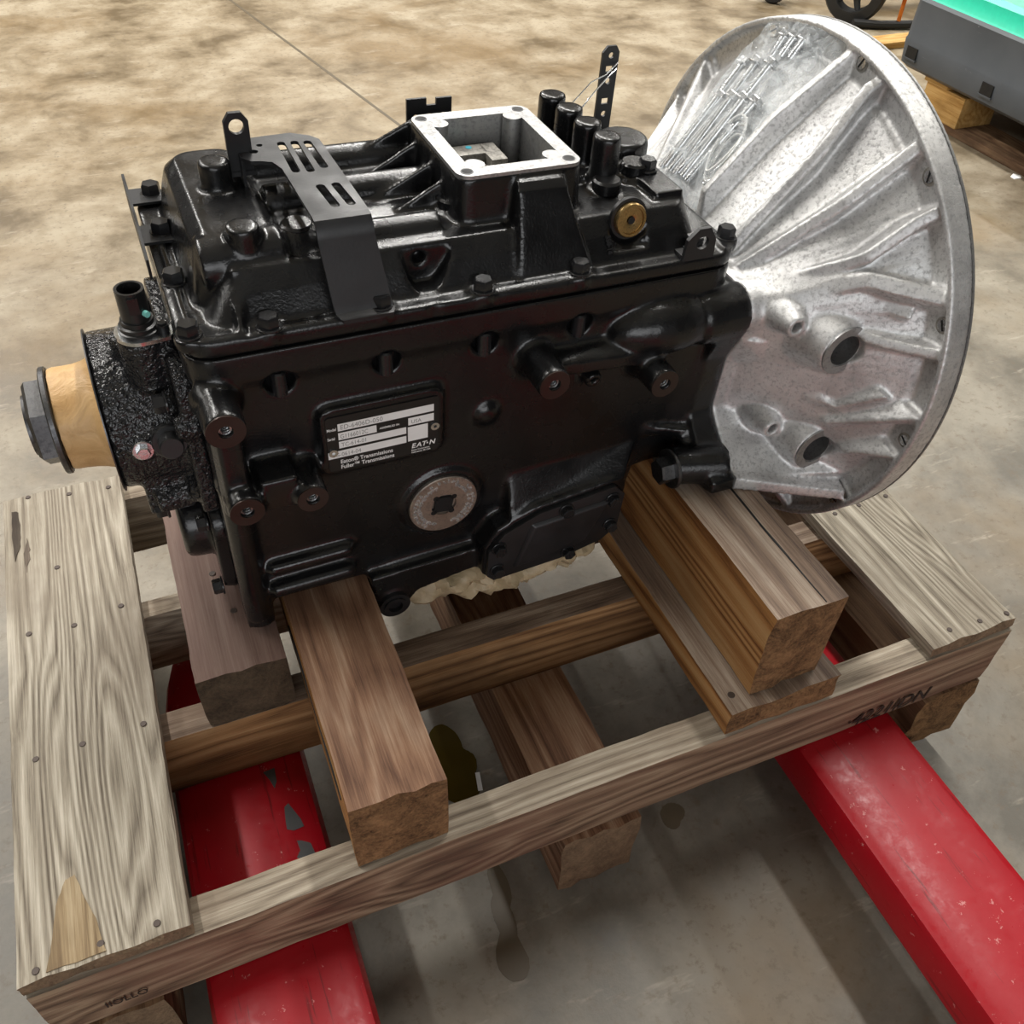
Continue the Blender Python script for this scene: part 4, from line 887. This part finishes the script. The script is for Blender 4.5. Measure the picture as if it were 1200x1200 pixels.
# ================================================================== crumpled paper under the gearbox
g = MB(); rings = []
for i in range(46):
    u = i / 45; x = 408 + 285 * u; R0 = (30 + 16 * math.sin(u * 3.0) + (14 if u < 0.15 else 0) * (1 - u / 0.15)) * (0.55 + 0.45 * min(1, u * 9, (1 - u) * 7))
    ring = []
    for k in range(40):
        a = 2 * math.pi * k / 40; n1 = noise.noise(Vector((x * 0.05, math.cos(a) * 1.6, math.sin(a) * 1.6))); n2 = abs(noise.noise(Vector((x * 0.13, math.cos(a) * 3, math.sin(a) * 3 + 4))))
        rr = R0 * (1 + 0.34 * n1 - 0.20 * n2 - 0.10 * abs(noise.noise(Vector((x * 0.3, a * 0.6, 2)))))
        ring.append(TW(x, 62 + 1.4 * rr * math.cos(a) - 10 * u, min(24 + 12 * u + 0.8 * rr * math.sin(a), 59 - 3 * u)))
    rings.append(ring)
g.loft(rings); pb = TW(520, 60, 22)
o = g.build('kraft_paper_bundle', M['kraft'], off=pb, smooth=42); o.location = pb * MM
tag(o, 'crumpled brown kraft paper stuffed under the gearbox sump above the pallet', 'paper')
# ================================================================== background: mint machine on a pallet, cart wheel
px, y0, y1 = 2571, 250, 1962; zb, zt = -140 + ZD, 56 + ZD
mo = Vector((px + 700, 1100, zb)); ma = empty('floor_machine', mo * MM); tag(ma, 'mint green floor machine with a scuffed dark grey bumper standing on a pallet', 'machine')
def arc_front(z, inset=0.0):
    pts = [(px + inset, y0)]; n_ = 10
    pts.append((px + inset, y1 - 40)); r = 40 - inset * 0.2
    for k in range(1, n_ + 1):
        a = R(90 * k / n_); pts.append((px + inset + r * (1 - math.cos(a)), y1 - 40 + r * math.sin(a) - inset * 0.5))
    pts += [(px + 1400, y1 - inset * 0.5), (px + 1400, y0)]
    return [(x, y, z) for x, y in pts]
g = MB(); g.loft([arc_front(zb, 26), arc_front(zb + 14, 6), arc_front(zb + 78, 0), arc_front(zb + 84, 3), arc_front(zt - 8, 6), arc_front(zt, 14)])
bu = g.build('bumper', M['bumper'], ma, off=mo, smooth=40, bevel=0)
for yy in (1896, 1575, 1200):
    g = MB(); g.box(px - 1.5, px + 8, yy - 22, yy + 22, zb + 34, zb + 66); h = g.build('tie_hole', M['hole'], bu, off=mo, smooth=0)
    g = MB(); g.box(px - 3, px + 2, yy - 25, yy + 25, zb + 29, zb + 34); h = g.build('hole_lip', M['bumper'], bu, off=mo, smooth=0)
g = MB(); g.loft([arc_front(zt, 16), arc_front(zt + 4, 20), arc_front(zt + 46, 26), arc_front(zt + 58, 40)]); g.build('shell', M['mint'], ma, off=mo, smooth=40)
g = MB(); g.loft([arc_front(zt + 57, 40), arc_front(zt + 66, 60), arc_front(zt + 130, 260), arc_front(zt + 150, 380)]); g.build('hood', M['mint_pale'], ma, off=mo, smooth=40)
po = Vector((px + 500, 1200, 0)); bp_ = empty('shipping_pallet', po * MM); tag(bp_, 'yellowish block pallet under the mint machine with dark gaps between its blocks', 'pallet')
def bx(name, x0, x1, yy0, yy1, z0, z1, mat):
    g = MB(); g.box(x0, x1, yy0, yy1, z0, z1); return g.build(name, mat, bp_, off=po, bevel=2, smooth=0)
for x in (px - 20, px + 480, px + 980):
    for y in (1667, 1180, 560): bx('block', x + 58, x + 200, y, y + 165, 22, 112, M['w_pine_y'])
    bx('base_board', x + 60, x + 200, 400, 1990, 0, 22, M['w_dark_y'])
for y in (1740, 1180, 560): bx('cross_board', px + 30, px + 1150, y, y + 100, 112, 124, M['w_pine_y'])
# cart behind, with black wheels
wc = Vector((3010, 2760, 0)); we = empty('hand_cart', wc * MM); tag(we, 'black cart with spoked wheels parked on the floor behind the top of the silver housing', 'cart')
c0 = Vector((3010, 2700, 119)); ax = Vector((0.80, 0.60, 0)).normalized()
def wheel(c0, R0, w0, ax):
    al = lambda d: c0 + ax * d
    g = MB(); prof = [(-w0, R0 * .68), (-w0 * .9, R0 * .92), (-w0 * .4, R0), (w0 * .4, R0), (w0 * .9, R0 * .92), (w0, R0 * .68)]
    g.loft([g.ring_pts(al(h), ax, r, 40) for h, r in prof] + [g.ring_pts(al(w0), ax, R0 * .62, 40), g.ring_pts(al(-w0), ax, R0 * .62, 40), g.ring_pts(al(-w0), ax, R0 * .68, 40)], caps=False)
    wh = g.build('wheel', M['rubber'], we, off=wc)
    g = MB(); g.cyl(al(-w0 * 1.05), al(w0 * 1.05), R0 * .2, n=24); u_ = Vector((0, 0, 1)); v_ = ax.cross(u_)
    for k in range(5):
        a = 2 * math.pi * k / 5 + 0.3; d = u_ * math.cos(a) + v_ * math.sin(a); g.cyl(al(0) + d * R0 * .15, al(0) + d * R0 * .66, R0 * .12, R0 * .09, n=10)
    g.build('spoke_hub', M['bare'], wh, off=wc)
    g = MB(); g.cyl(al(-w0 * 1.2), al(-w0 * 1.05), R0 * .08, n=16); g.build('axle_cap', M['steel'], wh, off=wc)
wheel(c0, 118, 34, ax); wheel(Vector((2860, 3010, 62)), 61, 20, ax)
g = MB(); g.pipe([c0 + ax * 20, c0 + ax * 120, c0 + ax * 320, c0 + ax * 520], 12, 12); g.pipe([(2860, 3010, 62), (2960, 3060, 90), (3140, 3000, 130), (3180, 2830, 130)], 14, 10); g.box(3100, 3560, 2800, 2840, 60, 90); g.box(3200, 3240, 2850, 2890, 60, 700)
g.pipe([(2980, 2640, 20), (3080, 2600, 16), (3220, 2560, 18), (3420, 2540, 24)], 15, 10)
g.build('frame', M['rubber'], we, off=wc)
g = MB(); g.box(3120, 3180, 2560, 2600, 110, 160); g.cyl((3150, 2580, 20), (3150, 2580, 112), 8, n=10); g.build('orange_latch', M['orange'], we, off=wc, bevel=4)
g = MB(); g.box(2925, 3700, 2390, 2475, 0.5, 24); o = g.build('loose_board', M['w_pine_x'], off=Vector((3300, 2445, 12)), bevel=3, smooth=0); o.location = Vector((3300, 2445, 12)) * MM; tag(o, 'yellow pine board lying on the floor between the silver housing and the mint machine', 'board')
